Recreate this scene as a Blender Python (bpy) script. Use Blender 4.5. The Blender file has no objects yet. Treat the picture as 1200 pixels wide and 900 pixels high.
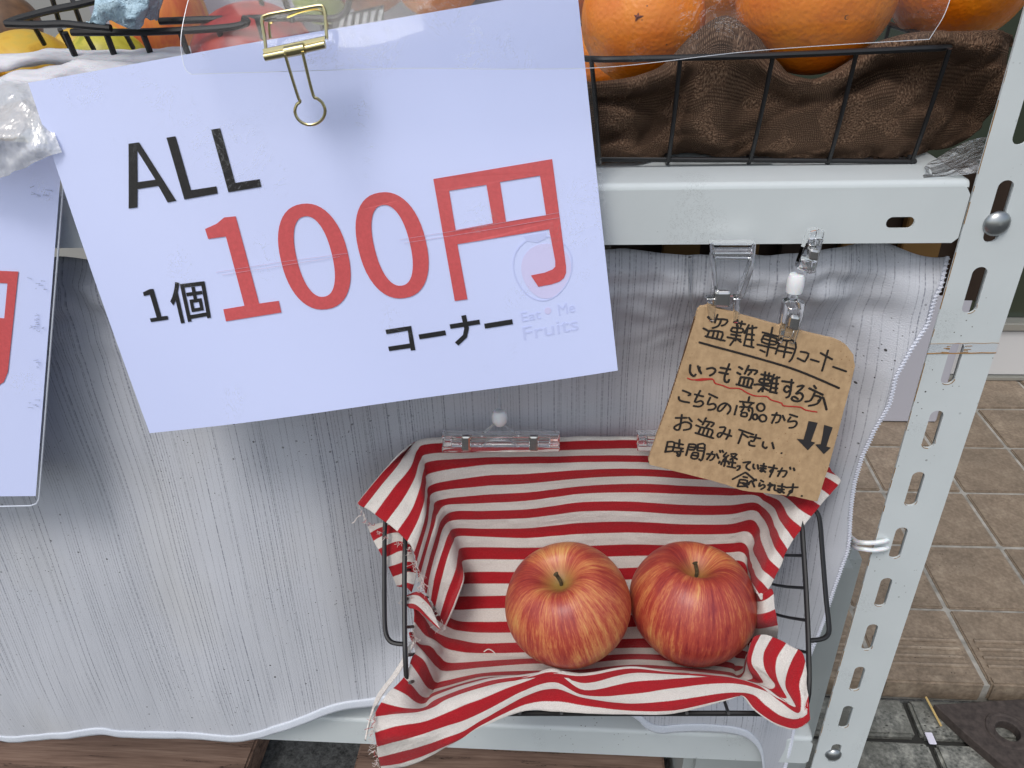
import bpy, bmesh, math, random
from mathutils import Vector, Matrix, noise
random.seed(7)
# ------------------------------------------------------------------ camera
CAM = Vector((-0.2386, -0.4375, 0.1960))
YAW, PITCH, ROLL, FPX = -0.0892, 0.5409, -0.0380, 899.1
_cy, _sy, _cp, _sp = math.cos(YAW), math.sin(YAW), math.cos(PITCH), math.sin(PITCH)
_r0 = Vector((_cy, -_sy, 0)); FW = Vector((_sy*_cp, _cy*_cp, -_sp)); _u0 = _r0.cross(FW)
RT = _r0*math.cos(ROLL) + _u0*math.sin(ROLL); UP = -_r0*math.sin(ROLL) + _u0*math.cos(ROLL)
SC = bpy.context.scene
COL = SC.collection
cd = bpy.data.cameras.new('camera'); cam = bpy.data.objects.new('camera', cd); COL.objects.link(cam)
M = Matrix((RT, UP, -FW)).transposed().to_4x4(); M.translation = CAM
cam.matrix_world = M
cd.sensor_fit = 'HORIZONTAL'; cd.sensor_width = 36; cd.lens = 36*FPX/1200
cd.clip_start = 0.01; cd.clip_end = 200
SC.camera = cam
# ------------------------------------------------------------------ light
SUN_EL, SUN_AZ = math.radians(58), math.radians(205)     # azimuth: from the street side, a little to the left
w = bpy.data.worlds.new('World'); SC.world = w; w.use_nodes = True
nt = w.node_tree; nt.nodes.clear()
sky = nt.nodes.new('ShaderNodeTexSky'); sky.sky_type = 'NISHITA'; sky.sun_disc = False
sky.sun_elevation = SUN_EL; sky.sun_rotation = SUN_AZ; sky.air_density = 1.4; sky.dust_density = 3.0; sky.ozone_density = 1.0
bg = nt.nodes.new('ShaderNodeBackground'); bg.inputs['Strength'].default_value = 0.135
hs = nt.nodes.new('ShaderNodeHueSaturation'); hs.inputs['Saturation'].default_value = 0.60
wo = nt.nodes.new('ShaderNodeOutputWorld')
nt.links.new(sky.outputs[0], hs.inputs['Color']); nt.links.new(hs.outputs[0], bg.inputs[0]); nt.links.new(bg.outputs[0], wo.inputs[0])
sl = bpy.data.lights.new('sun', 'SUN'); sl.energy = 1.1; sl.angle = math.radians(18); sl.color = (1.0, 0.97, 0.93)
so = bpy.data.objects.new('sun', sl); COL.objects.link(so)
sd = Vector((math.sin(SUN_AZ)*math.cos(SUN_EL), math.cos(SUN_AZ)*math.cos(SUN_EL), math.sin(SUN_EL)))
so.rotation_euler = sd.to_track_quat('Z', 'Y').to_euler()
SC.view_settings.view_transform = 'Standard'; SC.view_settings.look = 'None'
SC.view_settings.gamma = 1; SC.view_settings.exposure = 0.20
SC.cycles.transparent_max_bounces = 16; SC.cycles.max_bounces = 10
# ------------------------------------------------------------------ survey helpers: turn a measured direction into a 3D point
def ray(x, y): return FW + RT*((x-600)/FPX) - UP*((y-450)/FPX)
def atY(x, y, Y):
    v = ray(x, y); return CAM + v*((Y-CAM.y)/v.y)
def atZ(x, y, Z):
    v = ray(x, y); return CAM + v*((Z-CAM.z)/v.z)
def atT(x, y, t): return CAM + ray(x, y)*t
# ------------------------------------------------------------------ materials
def srgb(r, g, b):
    f = lambda c: (c/255/12.92) if c/255 <= .04045 else ((c/255+.055)/1.055)**2.4
    return (f(r), f(g), f(b), 1)
class MT:
    def __init__(s, name):
        s.m = bpy.data.materials.new(name); s.m.use_nodes = True; s.t = s.m.node_tree; s.n = s.t.nodes; s.l = s.t.links
        s.b = s.n['Principled BSDF']; s.out = s.n['Material Output']
    def new(s, t, **k):
        n = s.n.new(t)
        for a, v in k.items(): setattr(n, a, v)
        return n
    def link(s, a, b): s.l.new(a, b)
    def set(s, **k):
        for a, v in k.items(): s.b.inputs[a.replace('_', ' ')].default_value = v
        return s
    def coord(s, kind='Object', scale=(1, 1, 1)):
        c = s.new('ShaderNodeTexCoord'); mp = s.new('ShaderNodeMapping'); mp.inputs['Scale'].default_value = scale
        s.link(c.outputs[kind], mp.inputs[0]); return mp.outputs[0]
    def attr(s, name, scale=(1, 1, 1)):
        c = s.new('ShaderNodeAttribute', attribute_name=name); mp = s.new('ShaderNodeMapping'); mp.inputs['Scale'].default_value = scale
        s.link(c.outputs['Vector'], mp.inputs[0]); return mp.outputs[0]
    def noise(s, co, scale=5, detail=3, rough=.5, dist=0):
        n = s.new('ShaderNodeTexNoise'); n.inputs['Scale'].default_value = scale; n.inputs['Detail'].default_value = detail
        n.inputs['Roughness'].default_value = rough; n.inputs['Distortion'].default_value = dist
        s.link(co, n.inputs['Vector']); return n.outputs['Fac']
    def voro(s, co, scale=5, feature='F1', rnd=1):
        n = s.new('ShaderNodeTexVoronoi', feature=feature); n.inputs['Scale'].default_value = scale; n.inputs['Randomness'].default_value = rnd
        s.link(co, n.inputs['Vector']); return n.outputs['Distance']
    def ramp(s, fac, *stops):
        r = s.new('ShaderNodeValToRGB'); e = r.color_ramp.elements
        while len(e) < len(stops): e.new(.5)
        for i, (p, c) in enumerate(stops):
            e[i].position = p; e[i].color = c if len(c) == 4 else (*c, 1)
        s.link(fac, r.inputs[0]); return r.outputs[0]
    def step(s, fac, a, b): # smooth 0..1
        r = s.new('ShaderNodeMapRange'); r.inputs[1].default_value = a; r.inputs[2].default_value = b
        s.link(fac, r.inputs[0]); return r.outputs[0]
    def math(s, op, a, b=None, c=None):
        n = s.new('ShaderNodeMath', operation=op)
        for i, v in enumerate((a, b, c)):
            if v is None: continue
            if isinstance(v, (int, float)): n.inputs[i].default_value = v
            else: s.link(v, n.inputs[i])
        return n.outputs[0]
    def mix(s, fac, a, b, kind='MIX'):
        n = s.new('ShaderNodeMix', data_type='RGBA', blend_type=kind)
        for i, v in ((0, fac), (6, a), (7, b)):
            if isinstance(v, (int, float)): n.inputs[i].default_value = v
            elif isinstance(v, tuple): n.inputs[i].default_value = v if len(v) == 4 else (*v, 1)
            else: s.link(v, n.inputs[i])
        return n.outputs[2]
    def color(s, c): s.link(c, s.b.inputs['Base Color']); return s
    def bump(s, h, dist=.001, strength=.5):
        n = s.new('ShaderNodeBump'); n.inputs['Distance'].default_value = dist; n.inputs['Strength'].default_value = strength
        s.link(h, n.inputs['Height']); s.link(n.outputs[0], s.b.inputs['Normal']); return s
def plain(name, col, rough=.5, metal=0, **k):
    m = MT(name); m.set(Base_Color=(*col[:3], 1), Roughness=rough, Metallic=metal, **k)
    return m.m
def specks(m, co, base, col, scale, thr, maskscale=9):
    d = m.voro(co, scale); dd = m.math('LESS_THAN', d, thr)
    k = m.noise(co, maskscale, 2); k = m.step(k, .48, .62)
    return m.mix(m.math('MULTIPLY', dd, k), base, col)
def mat_enamel():
    m = MT('white_enamel'); co = m.coord('Object')
    c = m.mix(m.step(m.noise(co, 14, 4), .35, .7), srgb(206, 213, 215), srgb(198, 205, 207))
    c = specks(m, co, c, srgb(70, 67, 60), 190, .085, 7)
    c = specks(m, co, c, srgb(40, 38, 34), 75, .06, 6)
    # pencil like scuffs
    sc = m.noise(m.coord('Object', (60, 60, 60)), 4, 6, .65, 1.5)
    msk = m.step(m.noise(co, 16, 1), .60, .66)
    line = m.math('LESS_THAN', m.math('ABSOLUTE', m.math('SUBTRACT', sc, .5)), .006)
    c = m.mix(m.math('MULTIPLY', m.math('MULTIPLY', line, msk), .6), c, srgb(110, 112, 112))
    m.color(c); m.set(Roughness=.34, Coat_Weight=.15); m.bump(m.noise(co, 300, 2), .0002, .25)
    return m.m
def mat_curtain():
    m = MT('slub_curtain'); uv = m.attr('cloth'); 
    at = m.new('ShaderNodeAttribute', attribute_name='cloth'); sp = m.new('ShaderNodeSeparateXYZ'); m.link(at.outputs['Vector'], sp.inputs[0])
    def pin(freq, width, seed, lo, hi, zf):
        xj = m.math('ADD', m.math('MULTIPLY', sp.outputs[0], freq), m.math('MULTIPLY', m.noise(m.attr('cloth', (38+seed, .35, 1)), 1, 2), 1.6))
        xj = m.math('ADD', xj, seed*7.3)
        ln = m.math('LESS_THAN', m.math('ABSOLUTE', m.math('SUBTRACT', m.math('FRACT', xj), .5)), width)
        wn = m.new('ShaderNodeTexWhiteNoise', noise_dimensions='1D'); m.link(m.math('FLOOR', xj), wn.inputs['W'])
        msk = m.noise(m.attr('cloth', (11+seed, zf, 1)), 1, 2)
        msk = m.step(m.math('ADD', msk, m.math('MULTIPLY', m.math('SUBTRACT', wn.outputs['Value'], .5), .32)), lo, hi)
        return m.math('MULTIPLY', m.math('MULTIPLY', ln, msk), m.math('ADD', m.math('MULTIPLY', wn.outputs['Value'], .7), .3))
    dots = m.step(m.noise(m.attr('cloth', (300, 620, 1)), 1, 0), .35, .6)
    L = m.math('MAXIMUM', pin(230, .08, 1, .45, .56, 6.0), m.math('MULTIPLY', pin(430, .12, 5, .43, .56, 9.0), .75))
    L = m.math('MULTIPLY', L, m.math('ADD', m.math('MULTIPLY', dots, .55), .35))
    L = m.math('MULTIPLY', L, m.math('ADD', m.math('MULTIPLY', m.step(m.math('ADD', sp.outputs[1], m.math('MULTIPLY', m.noise(m.attr('cloth', (6, 2, 1)), 1, 2), .12)), -.38, -.33), .75), .25))
    # long single drawn threads
    l3 = m.step(m.noise(m.attr('cloth', (95, .25, 1)), 1, 0, 0), .795, .805)
    base = m.mix(m.noise(m.attr('cloth', (9, 6, 1)), 1, 3), srgb(184, 188, 197), srgb(200, 202, 209))
    tan = m.step(m.noise(m.attr('cloth', (5, 3, 1)), 1.7, 3), .52, .72)
    base = m.mix(m.math('MULTIPLY', tan, .35), base, srgb(192, 190, 184))
    weave = m.noise(m.attr('cloth', (1500, 1100, 1)), 1, 0)
    base = m.mix(m.math('MULTIPLY', m.step(weave, .3, .75), .22), base, srgb(160, 164, 174))
    c = m.mix(m.math('MULTIPLY', L, .8), base, srgb(92, 96, 110))
    c = m.mix(m.math('MULTIPLY', l3, .7), c, srgb(70, 72, 80))
    c = specks(m, m.attr('cloth', (1, 1, 1)), c, srgb(40, 37, 35), 95, .085, 5)
    c = specks(m, m.attr('cloth', (1, 1, 1)), c, srgb(45, 43, 40), 230, .10, 9)
    c = specks(m, m.attr('cloth', (1, 1, 1)), c, srgb(52, 48, 46), 140, .075, 3)
    m.color(c); m.set(Roughness=.75, Sheen_Weight=.15, Sheen_Roughness=.5, Specular_IOR_Level=.25)
    h = m.math('ADD', m.math('MULTIPLY', weave, 1.0), m.math('MULTIPLY', m.noise(m.attr('cloth', (420, 9, 1)), 1, 2), .5))
    m.bump(h, .0006, .5)
    return m.m
def mat_stripe():
    m = MT('striped_canvas'); a = m.new('ShaderNodeAttribute', attribute_name='cloth'); sp = m.new('ShaderNodeSeparateXYZ'); m.link(a.outputs['Vector'], sp.inputs[0])
    wob = m.math('MULTIPLY', m.math('SUBTRACT', m.noise(m.attr('cloth', (1500, 50, 1)), 1, 1), .5), .035)
    v = m.math('ADD', sp.outputs[1], wob)
    fr = m.math('ABSOLUTE', m.math('SUBTRACT', m.math('FRACT', m.math('ADD', v, .5)), .5))
    red = m.step(fr, .262, .238)
    w1 = m.noise(m.attr('cloth', (1900, 60, 1)), 1, 0); w2 = m.noise(m.attr('cloth', (120, 60, 1)), 1, 3)
    wave = m.math('ADD', m.math('MULTIPLY', w1, .55), m.math('MULTIPLY', m.noise(m.attr('cloth', (500, 110, 1)), 1, 1), .45))
    white = m.mix(m.step(wave, .3, .7), srgb(196, 187, 180), srgb(234, 229, 224))
    redc = m.mix(m.step(wave, .3, .72), srgb(142, 16, 26), srgb(186, 34, 44))
    c = m.mix(red, white, redc)
    c = specks(m, m.attr('cloth', (20, 1, 1)), c, srgb(120, 105, 95), 18, .05, 1)
    m.color(c); m.set(Roughness=.92, Sheen_Weight=.12, Specular_IOR_Level=.2)
    m.bump(m.math('ADD', wave, m.math('MULTIPLY', m.noise(m.attr('cloth', (90, 5, 1)), 1, 5), 1.6)), .0013, .75)
    return m.m
def mat_apple():
    m = MT('apple_skin')
    s1 = m.noise(m.attr('skin', (11, 11, .9)), 1, 5, .6, .5)
    s2 = m.noise(m.attr('skin', (34, 34, 4.2)), 1, 6, .68, .4)
    s3 = m.noise(m.attr('skin', (60, 60, 16)), 1, 3, .6)
    big = m.noise(m.attr('skin', (1.5, 1.5, 1.3)), 1, 2)
    v = m.math('ADD', m.math('MULTIPLY', s1, .40), m.math('MULTIPLY', s2, .42)); v = m.math('ADD', v, m.math('MULTIPLY', s3, .18))
    v = m.math('ADD', v, m.math('MULTIPLY', m.math('SUBTRACT', big, .5), .42))
    a = m.new('ShaderNodeAttribute', attribute_name='top'); rb = m.new('ShaderNodeAttribute', attribute_name='redness')
    v = m.math('ADD', v, rb.outputs['Fac'])
    c = m.ramp(v, (.30, srgb(204, 156, 92)), (.42, srgb(190, 112, 70)), (.51, srgb(164, 66, 50)), (.66, srgb(126, 30, 36)))
    c = m.mix(m.step(a.outputs['Fac'], .15, 1.0), c, srgb(150, 118, 60))
    dots = m.math('LESS_THAN', m.voro(m.attr('skin', (1, 1, 1)), 26), .045)
    c = m.mix(m.math('MULTIPLY', dots, .4), c, srgb(225, 190, 140))
    m.color(c); m.set(Roughness=.42, Coat_Weight=.06, Coat_Roughness=.3, Specular_IOR_Level=.5, Subsurface_Weight=.03, Subsurface_Scale=.003)
    m.bump(m.noise(m.attr('skin', (20, 20, 9)), 1, 4), .0006, .4)
    return m.m
def mat_orange():
    m = MT('orange_peel'); co = m.coord('Object')
    c = m.ramp(m.noise(co, 35, 3), (.3, srgb(222, 114, 6)), (.7, srgb(238, 142, 20)))
    c = specks(m, co, c, srgb(120, 70, 25), 130, .07, 12)
    m.color(c); d = m.voro(co, 420, 'SMOOTH_F1')
    m.bump(m.math('ADD', m.math('MULTIPLY', d, .8), m.math('MULTIPLY', m.noise(co, 160, 4), 1.0)), .0007, .6)
    m.set(Roughness=.38, Coat_Weight=.1, Subsurface_Weight=.05, Subsurface_Scale=.004); return m.m
def mat_brown():
    m = MT('brown_knit')
    a = m.new('ShaderNodeAttribute', attribute_name='cloth'); sp = m.new('ShaderNodeSeparateXYZ'); m.link(a.outputs['Vector'], sp.inputs[0])
    sx = m.math('ABSOLUTE', m.math('SINE', m.math('MULTIPLY', sp.outputs[0], 3300))); sy = m.math('ABSOLUTE', m.math('SINE', m.math('ADD', m.math('MULTIPLY', sp.outputs[1], 3000), m.math('MULTIPLY', sx, 1.2))))
    knit = m.math('MULTIPLY', sx, sy)
    blk = m.step(m.noise(m.attr('cloth', (45, 55, 1)), 1, 1), .50, .53)
    loops = m.noise(m.attr('cloth', (900, 1100, 1)), 1, 1)
    w = m.mix(blk, knit, m.step(loops, .3, .7))
    fine = m.noise(m.attr('cloth', (1500, 1500, 1)), 1, 0)
    c = m.ramp(m.math('ADD', m.math('MULTIPLY', w, .5), m.math('MULTIPLY', fine, .5)), (.15, srgb(58, 43, 35)), (.5, srgb(98, 76, 61)), (.8, srgb(136, 111, 91)))
    m.color(c); m.set(Roughness=.95, Specular_IOR_Level=.12); m.bump(w, .0010, .8); return m.m
def mat_tile(name='paving_tile', dark=1.0):
    m = MT(name); co = m.coord('Object'); oi = m.new('ShaderNodeObjectInfo')
    n = m.noise(co, 28, 5, .6); n2 = m.noise(co, 160, 3, .6)
    c = m.ramp(m.math('ADD', m.math('MULTIPLY', n, .55), m.math('MULTIPLY', n2, .45)), (.32, srgb(100, 88, 75)), (.5, srgb(138, 122, 105)), (.68, srgb(170, 155, 136)))
    c = m.mix(m.math('MULTIPLY', oi.outputs['Random'], .35), c, srgb(108, 97, 84))
    grime = m.step(m.noise(co, 9, 5, .65), .5, .75)
    c = m.mix(m.math('MULTIPLY', grime, .5), c, srgb(88, 80, 70))
    c = specks(m, co, c, srgb(58, 48, 40), 90, .09, 12)
    m.color(c); m.set(Roughness=.62); m.bump(n2, .0012, .5); return m.m
def mat_grout():
    m = MT('grout'); co = m.coord('Object'); n = m.noise(co, 60, 5)
    m.color(m.ramp(n, (.3, srgb(128, 126, 120)), (.7, srgb(172, 169, 162)))); m.set(Roughness=.9); m.bump(n, .002, .6); return m.m
def mat_stone():
    m = MT('weathered_stone'); co = m.coord('Object'); n = m.noise(co, 45, 6, .7); n2 = m.noise(co, 220, 3)
    c = m.ramp(m.math('ADD', m.math('MULTIPLY', n, .6), m.math('MULTIPLY', n2, .4)), (.36, srgb(62, 64, 62)), (.5, srgb(112, 113, 108)), (.66, srgb(160, 160, 152)))
    c = m.mix(m.step(m.noise(co, 11, 4), .5, .68), c, srgb(92, 92, 86))
    d = m.math('LESS_THAN', m.voro(m.coord('Object', (1, 2.2, 1)), 110), .22); k = m.step(m.noise(co, 40, 3), .5, .6)
    c = m.mix(m.math('MULTIPLY', d, k), c, srgb(44, 44, 40))
    m.color(c); m.set(Roughness=.9); m.bump(n, .003, .7); return m.m
def mat_asphalt():
    m = MT('asphalt'); co = m.coord('Object'); n = m.noise(co, 150, 4, .7)
    m.color(m.ramp(n, (.3, srgb(42, 43, 44)), (.7, srgb(108, 110, 110)))); m.set(Roughness=.9); m.bump(n, .004, .8); return m.m
def mat_wood():
    m = MT('weathered_wood'); 
    g = m.noise(m.coord('Object', (3, 40, 60)), 1.5, 6, .6, .6); f = m.noise(m.coord('Object', (20, 400, 400)), 1, 3)
    c = m.ramp(m.math('ADD', m.math('MULTIPLY', g, .7), m.math('MULTIPLY', f, .3)), (.33, srgb(86, 66, 56)), (.5, srgb(128, 102, 88)), (.68, srgb(156, 130, 114)))
    cr = m.math('LESS_THAN', m.math('ABSOLUTE', m.math('SUBTRACT', g, .43)), .006)
    c = m.mix(cr, c, srgb(50, 36, 30))
    m.color(c); m.set(Roughness=.85); m.bump(g, .003, .6); return m.m
def mat_card():
    m = MT('kraft_cardboard'); co = m.coord('Object'); n = m.noise(co, 260, 5, .7); f = m.noise(m.coord('Object', (60, 8, 30)), 4, 3)
    c = m.mix(m.step(m.math('ADD', m.math('MULTIPLY', n, .5), m.math('MULTIPLY', f, .5)), .35, .65), srgb(166, 137, 103), srgb(192, 162, 125))
    c = specks(m, co, c, srgb(150, 115, 78), 330, .13, 30)
    m.color(c); m.set(Roughness=.85); m.bump(f, .0004, .4); return m.m
def mat_film(name, milk=.05, tint=(.93, .95, 1), rough=.06, refl=.035):
    m = MT(name); m.n.remove(m.b)
    tr = m.new('ShaderNodeBsdfTransparent'); tr.inputs[0].default_value = (*tint, 1)
    gl = m.new('ShaderNodeBsdfGlossy'); gl.inputs['Roughness'].default_value = rough
    co = m.coord('Object'); bp = m.new('ShaderNodeBump'); bp.inputs['Distance'].default_value = .0012; bp.inputs['Strength'].default_value = .35
    m.link(m.noise(co, 22, 3), bp.inputs['Height']); m.link(bp.outputs[0], gl.inputs['Normal'])
    lw = m.new('ShaderNodeLayerWeight'); m.link(bp.outputs[0], lw.inputs['Normal'])
    fres = m.math('MULTIPLY_ADD', m.math('POWER', lw.outputs['Facing'], 5), .75, refl)
    df = m.new('ShaderNodeBsdfDiffuse'); df.inputs[0].default_value = (.75, .78, .82, 1)
    s1 = m.new('ShaderNodeMixShader')
    scr = m.noise(m.coord('Object', (14, 14, 14)), 3, 6, .7, 2.5)
    line = m.math('LESS_THAN', m.math('ABSOLUTE', m.math('SUBTRACT', scr, .5)), .0035)
    k = m.step(m.noise(co, 25, 1), .6, .68)
    mk = m.math('ADD', milk, m.math('MULTIPLY', m.math('MULTIPLY', line, k), .4))
    m.link(mk, s1.inputs[0]); m.link(tr.outputs[0], s1.inputs[1]); m.link(df.outputs[0], s1.inputs[2])
    s2 = m.new('ShaderNodeMixShader'); m.link(fres, s2.inputs[0]); m.link(s1.outputs[0], s2.inputs[1]); m.link(gl.outputs[0], s2.inputs[2])
    m.link(s2.outputs[0], m.out.inputs[0]); return m.m
def mat_paper():
    m = MT('blue_white_paper'); co = m.coord('Object')
    c = m.mix(m.noise(co, 6, 2), srgb(207, 217, 255), srgb(213, 222, 255)); m.color(c); m.set(Roughness=.55); return m.m
def mat_print(name, col, rough=.5):
    m = MT(name); co = m.coord('Object'); n = m.noise(co, 500, 2)
    c = m.mix(m.step(n, .35, .7), col, tuple(min(1, x*1.12+.003) for x in col[:3])+(1,)); m.color(c); m.set(Roughness=rough); return m.m
def mat_crinkle():
    m = MT('crinkled_clear_bag'); m.n.remove(m.b); co = m.coord('Object')
    h = m.noise(co, 26, 4, .6, 1.2); bp = m.new('ShaderNodeBump'); bp.inputs['Distance'].default_value = .012; bp.inputs['Strength'].default_value = 1
    m.link(h, bp.inputs['Height'])
    gl = m.new('ShaderNodeBsdfGlossy'); gl.inputs['Roughness'].default_value = .12; m.link(bp.outputs[0], gl.inputs['Normal'])
    tr = m.new('ShaderNodeBsdfTransparent'); tr.inputs[0].default_value = (.9, .92, .93, 1)
    df = m.new('ShaderNodeBsdfDiffuse'); df.inputs[0].default_value = (.6, .62, .64, 1); m.link(bp.outputs[0], df.inputs['Normal'])
    lw = m.new('ShaderNodeLayerWeight'); lw.inputs[0].default_value = .35; m.link(bp.outputs[0], lw.inputs['Normal'])
    a = m.new('ShaderNodeMixShader'); a.inputs[0].default_value = .38; m.link(tr.outputs[0], a.inputs[1]); m.link(df.outputs[0], a.inputs[2])
    b = m.new('ShaderNodeMixShader'); m.link(lw.outputs['Facing'], b.inputs[0]); m.link(a.outputs[0], b.inputs[1]); m.link(gl.outputs[0], b.inputs[2])
    m.link(b.outputs[0], m.out.inputs[0]); return m.m
ENAMEL = mat_enamel(); CURT = mat_curtain(); STRIPE = mat_stripe(); APPLE = mat_apple(); ORANGE = mat_orange(); BROWN = mat_brown()
TILE = mat_tile(); GROUT = mat_grout(); STONE = mat_stone(); ASPH = mat_asphalt(); WOOD = mat_wood(); CARD = mat_card()
FILM = mat_film('laminate_film', .006, (.99, .99, 1), .08, .016); FILM2 = mat_film('loose_clear_film', .02, (.90, .91, .93), .06, .012)
PAPER = mat_paper(); CRINKLE = mat_crinkle()
WIRE = plain('black_coated_wire', (.006, .006, .007), .4)
BLACKINK = mat_print('black_print', srgb(12, 12, 15), .8); REDINK = mat_print('red_print', srgb(200, 82, 84))
MARKER = plain('black_marker', srgb(34, 30, 28), .6); REDPEN = plain('red_pen', srgb(176, 48, 40), .6)
FAINT = plain('faint_grey_print', srgb(198, 207, 246), .5); FAINTRED = plain('faint_pink_print', srgb(212, 209, 244), .5)
CHROME = plain('chrome', (.62, .60, .58), .16, 1); BRASS = plain('pale_brass', srgb(190, 180, 138), .22, 1); ZINC = plain('zinc_bolt', (.40, .42, .43), .34, 1)
CLEAR = plain('clear_acrylic', (.95, .96, .98), .03, 0, Transmission_Weight=1.0, IOR=1.49)
NYLON = plain('white_nylon', (.80, .82, .84), .35, 0, Subsurface_Weight=.3, Subsurface_Scale=.004)
DARK = plain('gap_shade', (.03, .03, .032), .6)
# ------------------------------------------------------------------ mesh helpers
def finish(name, verts, faces, mat, parent=None, smooth=True, attrs=None):
    me = bpy.data.meshes.new(name); me.from_pydata([tuple(v) for v in verts], [], faces); me.update()
    if smooth: me.polygons.foreach_set('use_smooth', [True]*len(me.polygons))
    if attrs:
        for an, data in attrs.items():
            if isinstance(data[0], (float, int)):
                a = me.attributes.new(an, 'FLOAT', 'POINT'); a.data.foreach_set('value', data)
            else:
                a = me.attributes.new(an, 'FLOAT_VECTOR', 'POINT'); a.data.foreach_set('vector', [c for d in data for c in d])
    me.materials.append(mat)
    o = bpy.data.objects.new(name, me); COL.objects.link(o)
    if parent: o.parent = parent; o.matrix_parent_inverse = parent.matrix_world.inverted() if False else Matrix.Translation(-Vector(parent.location))
    return o
def thing(name, label, cat, loc=(0, 0, 0), group=None):
    o = bpy.data.objects.new(name, None); COL.objects.link(o); o.location = loc; o.empty_display_size = .02
    o['label'] = label; o['category'] = cat
    if group: o['group'] = group
    return o
def tag(o, label, cat, group=None):
    o['label'] = label; o['category'] = cat
    if group: o['group'] = group
    return o
class MB:
    def __init__(s): s.v = []; s.f = []
    def add(s, v, f): k = len(s.v); s.v += [Vector(p) for p in v]; s.f += [[i+k for i in q] for q in f]
    def box(s, a, b, mat=None, bev=0):
        bm = bmesh.new(); bmesh.ops.create_cube(bm, size=1)
        a, b = Vector(a), Vector(b); c = (a+b)/2; d = b-a
        for v in bm.verts: v.co = Vector((v.co.x*d.x, v.co.y*d.y, v.co.z*d.z)) + c
        if bev: bmesh.ops.bevel(bm, geom=bm.edges[:], offset=bev, segments=2, affect='EDGES')
        if mat is not None: bm.transform(mat)
        bm.verts.index_update(); s.add([v.co.copy() for v in bm.verts], [[v.index for v in f.verts] for f in bm.faces]); bm.free()
    def tube(s, pts, r, n=8, smooth=0, closed=False, cap=True, flat=None):
        P = [Vector(p) for p in pts]
        if smooth: P = crom(P, smooth, closed)
        R = r if callable(r) else (lambda t: r)
        rings = []; prev = None; m = len(P)
        for i, p in enumerate(P):
            if closed: t = P[(i+1) % m]-P[i-1]
            else: t = P[min(i+1, m-1)]-P[max(i-1, 0)]
            if t.length < 1e-9: t = Vector((0, 0, 1))
            t.normalize()
            if prev is None:
                a = t.orthogonal().normalized() if flat is None else t.cross(flat).normalized()
            else:
                a = (prev - t*prev.dot(t)); a = a.normalized() if a.length > 1e-6 else t.orthogonal().normalized()
                if flat is not None: a = t.cross(flat).normalized()
            prev = a; b = t.cross(a); rr = R(i/max(1, m-1)); fb = .12 if flat is not None else 1
            rings.append([p + (a*math.cos(2*math.pi*k/n) + b*math.sin(2*math.pi*k/n)*fb)*rr for k in range(n)])
        v = [q for g in rings for q in g]; f = []
        for i in range(m if closed else m-1):
            for k in range(n):
                a0 = i*n+k; a1 = i*n+(k+1) % n; b0 = ((i+1) % m)*n+k; b1 = ((i+1) % m)*n+(k+1) % n
                f.append([a0, a1, b1, b0])
        if cap and not closed: f.append(list(range(n))[::-1]); f.append([(m-1)*n+k for k in range(n)])
        s.add(v, f)
    def lathe(s, prof, n=24, mat=None):
        v = []; f = []
        for (r, z) in prof:
            for k in range(n): v.append(Vector((r*math.cos(2*math.pi*k/n), r*math.sin(2*math.pi*k/n), z)))
        for i in range(len(prof)-1):
            for k in range(n): f.append([i*n+k, i*n+(k+1) % n, (i+1)*n+(k+1) % n, (i+1)*n+k])
        if prof[0][0] > 1e-6: f.append(list(range(n))[::-1])
        if prof[-1][0] > 1e-6: f.append([(len(prof)-1)*n+k for k in range(n)])
        if mat is not None: v = [mat @ p for p in v]
        s.add(v, f)
    def build(s, name, mat, parent=None, smooth=True, attrs=None): 
        o = finish(name, s.v, s.f, mat, parent, smooth, attrs)
        if smooth: 
            try: o.data.set_sharp_from_angle(angle=math.radians(40))
            except Exception: pass
        return o
def crom(P, n, closed=False):
    out = []; m = len(P)
    def g(i): return P[i % m] if closed else P[max(0, min(m-1, i))]
    for i in range(m if closed else m-1):
        p0, p1, p2, p3 = g(i-1), g(i), g(i+1), g(i+2)
        for k in range(n):
            t = k/n
            out.append(.5*((2*p1)+(p2-p0)*t+(2*p0-5*p1+4*p2-p3)*t*t+(3*p1-p0-3*p2+p3)*t**3))
    if not closed: out.append(P[-1].copy() if hasattr(P[-1], 'copy') else P[-1])
    return out
def crgrid(G, nr, nc):
    rows = [crom(r, nc) for r in G]
    cols = [crom([r[j] for r in rows], nr) for j in range(len(rows[0]))]
    return [[cols[j][i] for j in range(len(cols))] for i in range(len(cols[0]))]
def gridmesh(name, G, mat, parent=None, attr=None, thick=0, smooth=True):
    R, C = len(G), len(G[0]); v = [p for r in G for p in r]
    f = [[i*C+j, i*C+j+1, (i+1)*C+j+1, (i+1)*C+j] for i in range(R-1) for j in range(C-1)]
    at = {'cloth': [attr(i, j) for i in range(R) for j in range(C)]} if attr else None
    o = finish(name, v, f, mat, parent, smooth, at)
    if thick:
        md = o.modifiers.new('solid', 'SOLIDIFY'); md.thickness = thick; md.offset = 0
    return o
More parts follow.
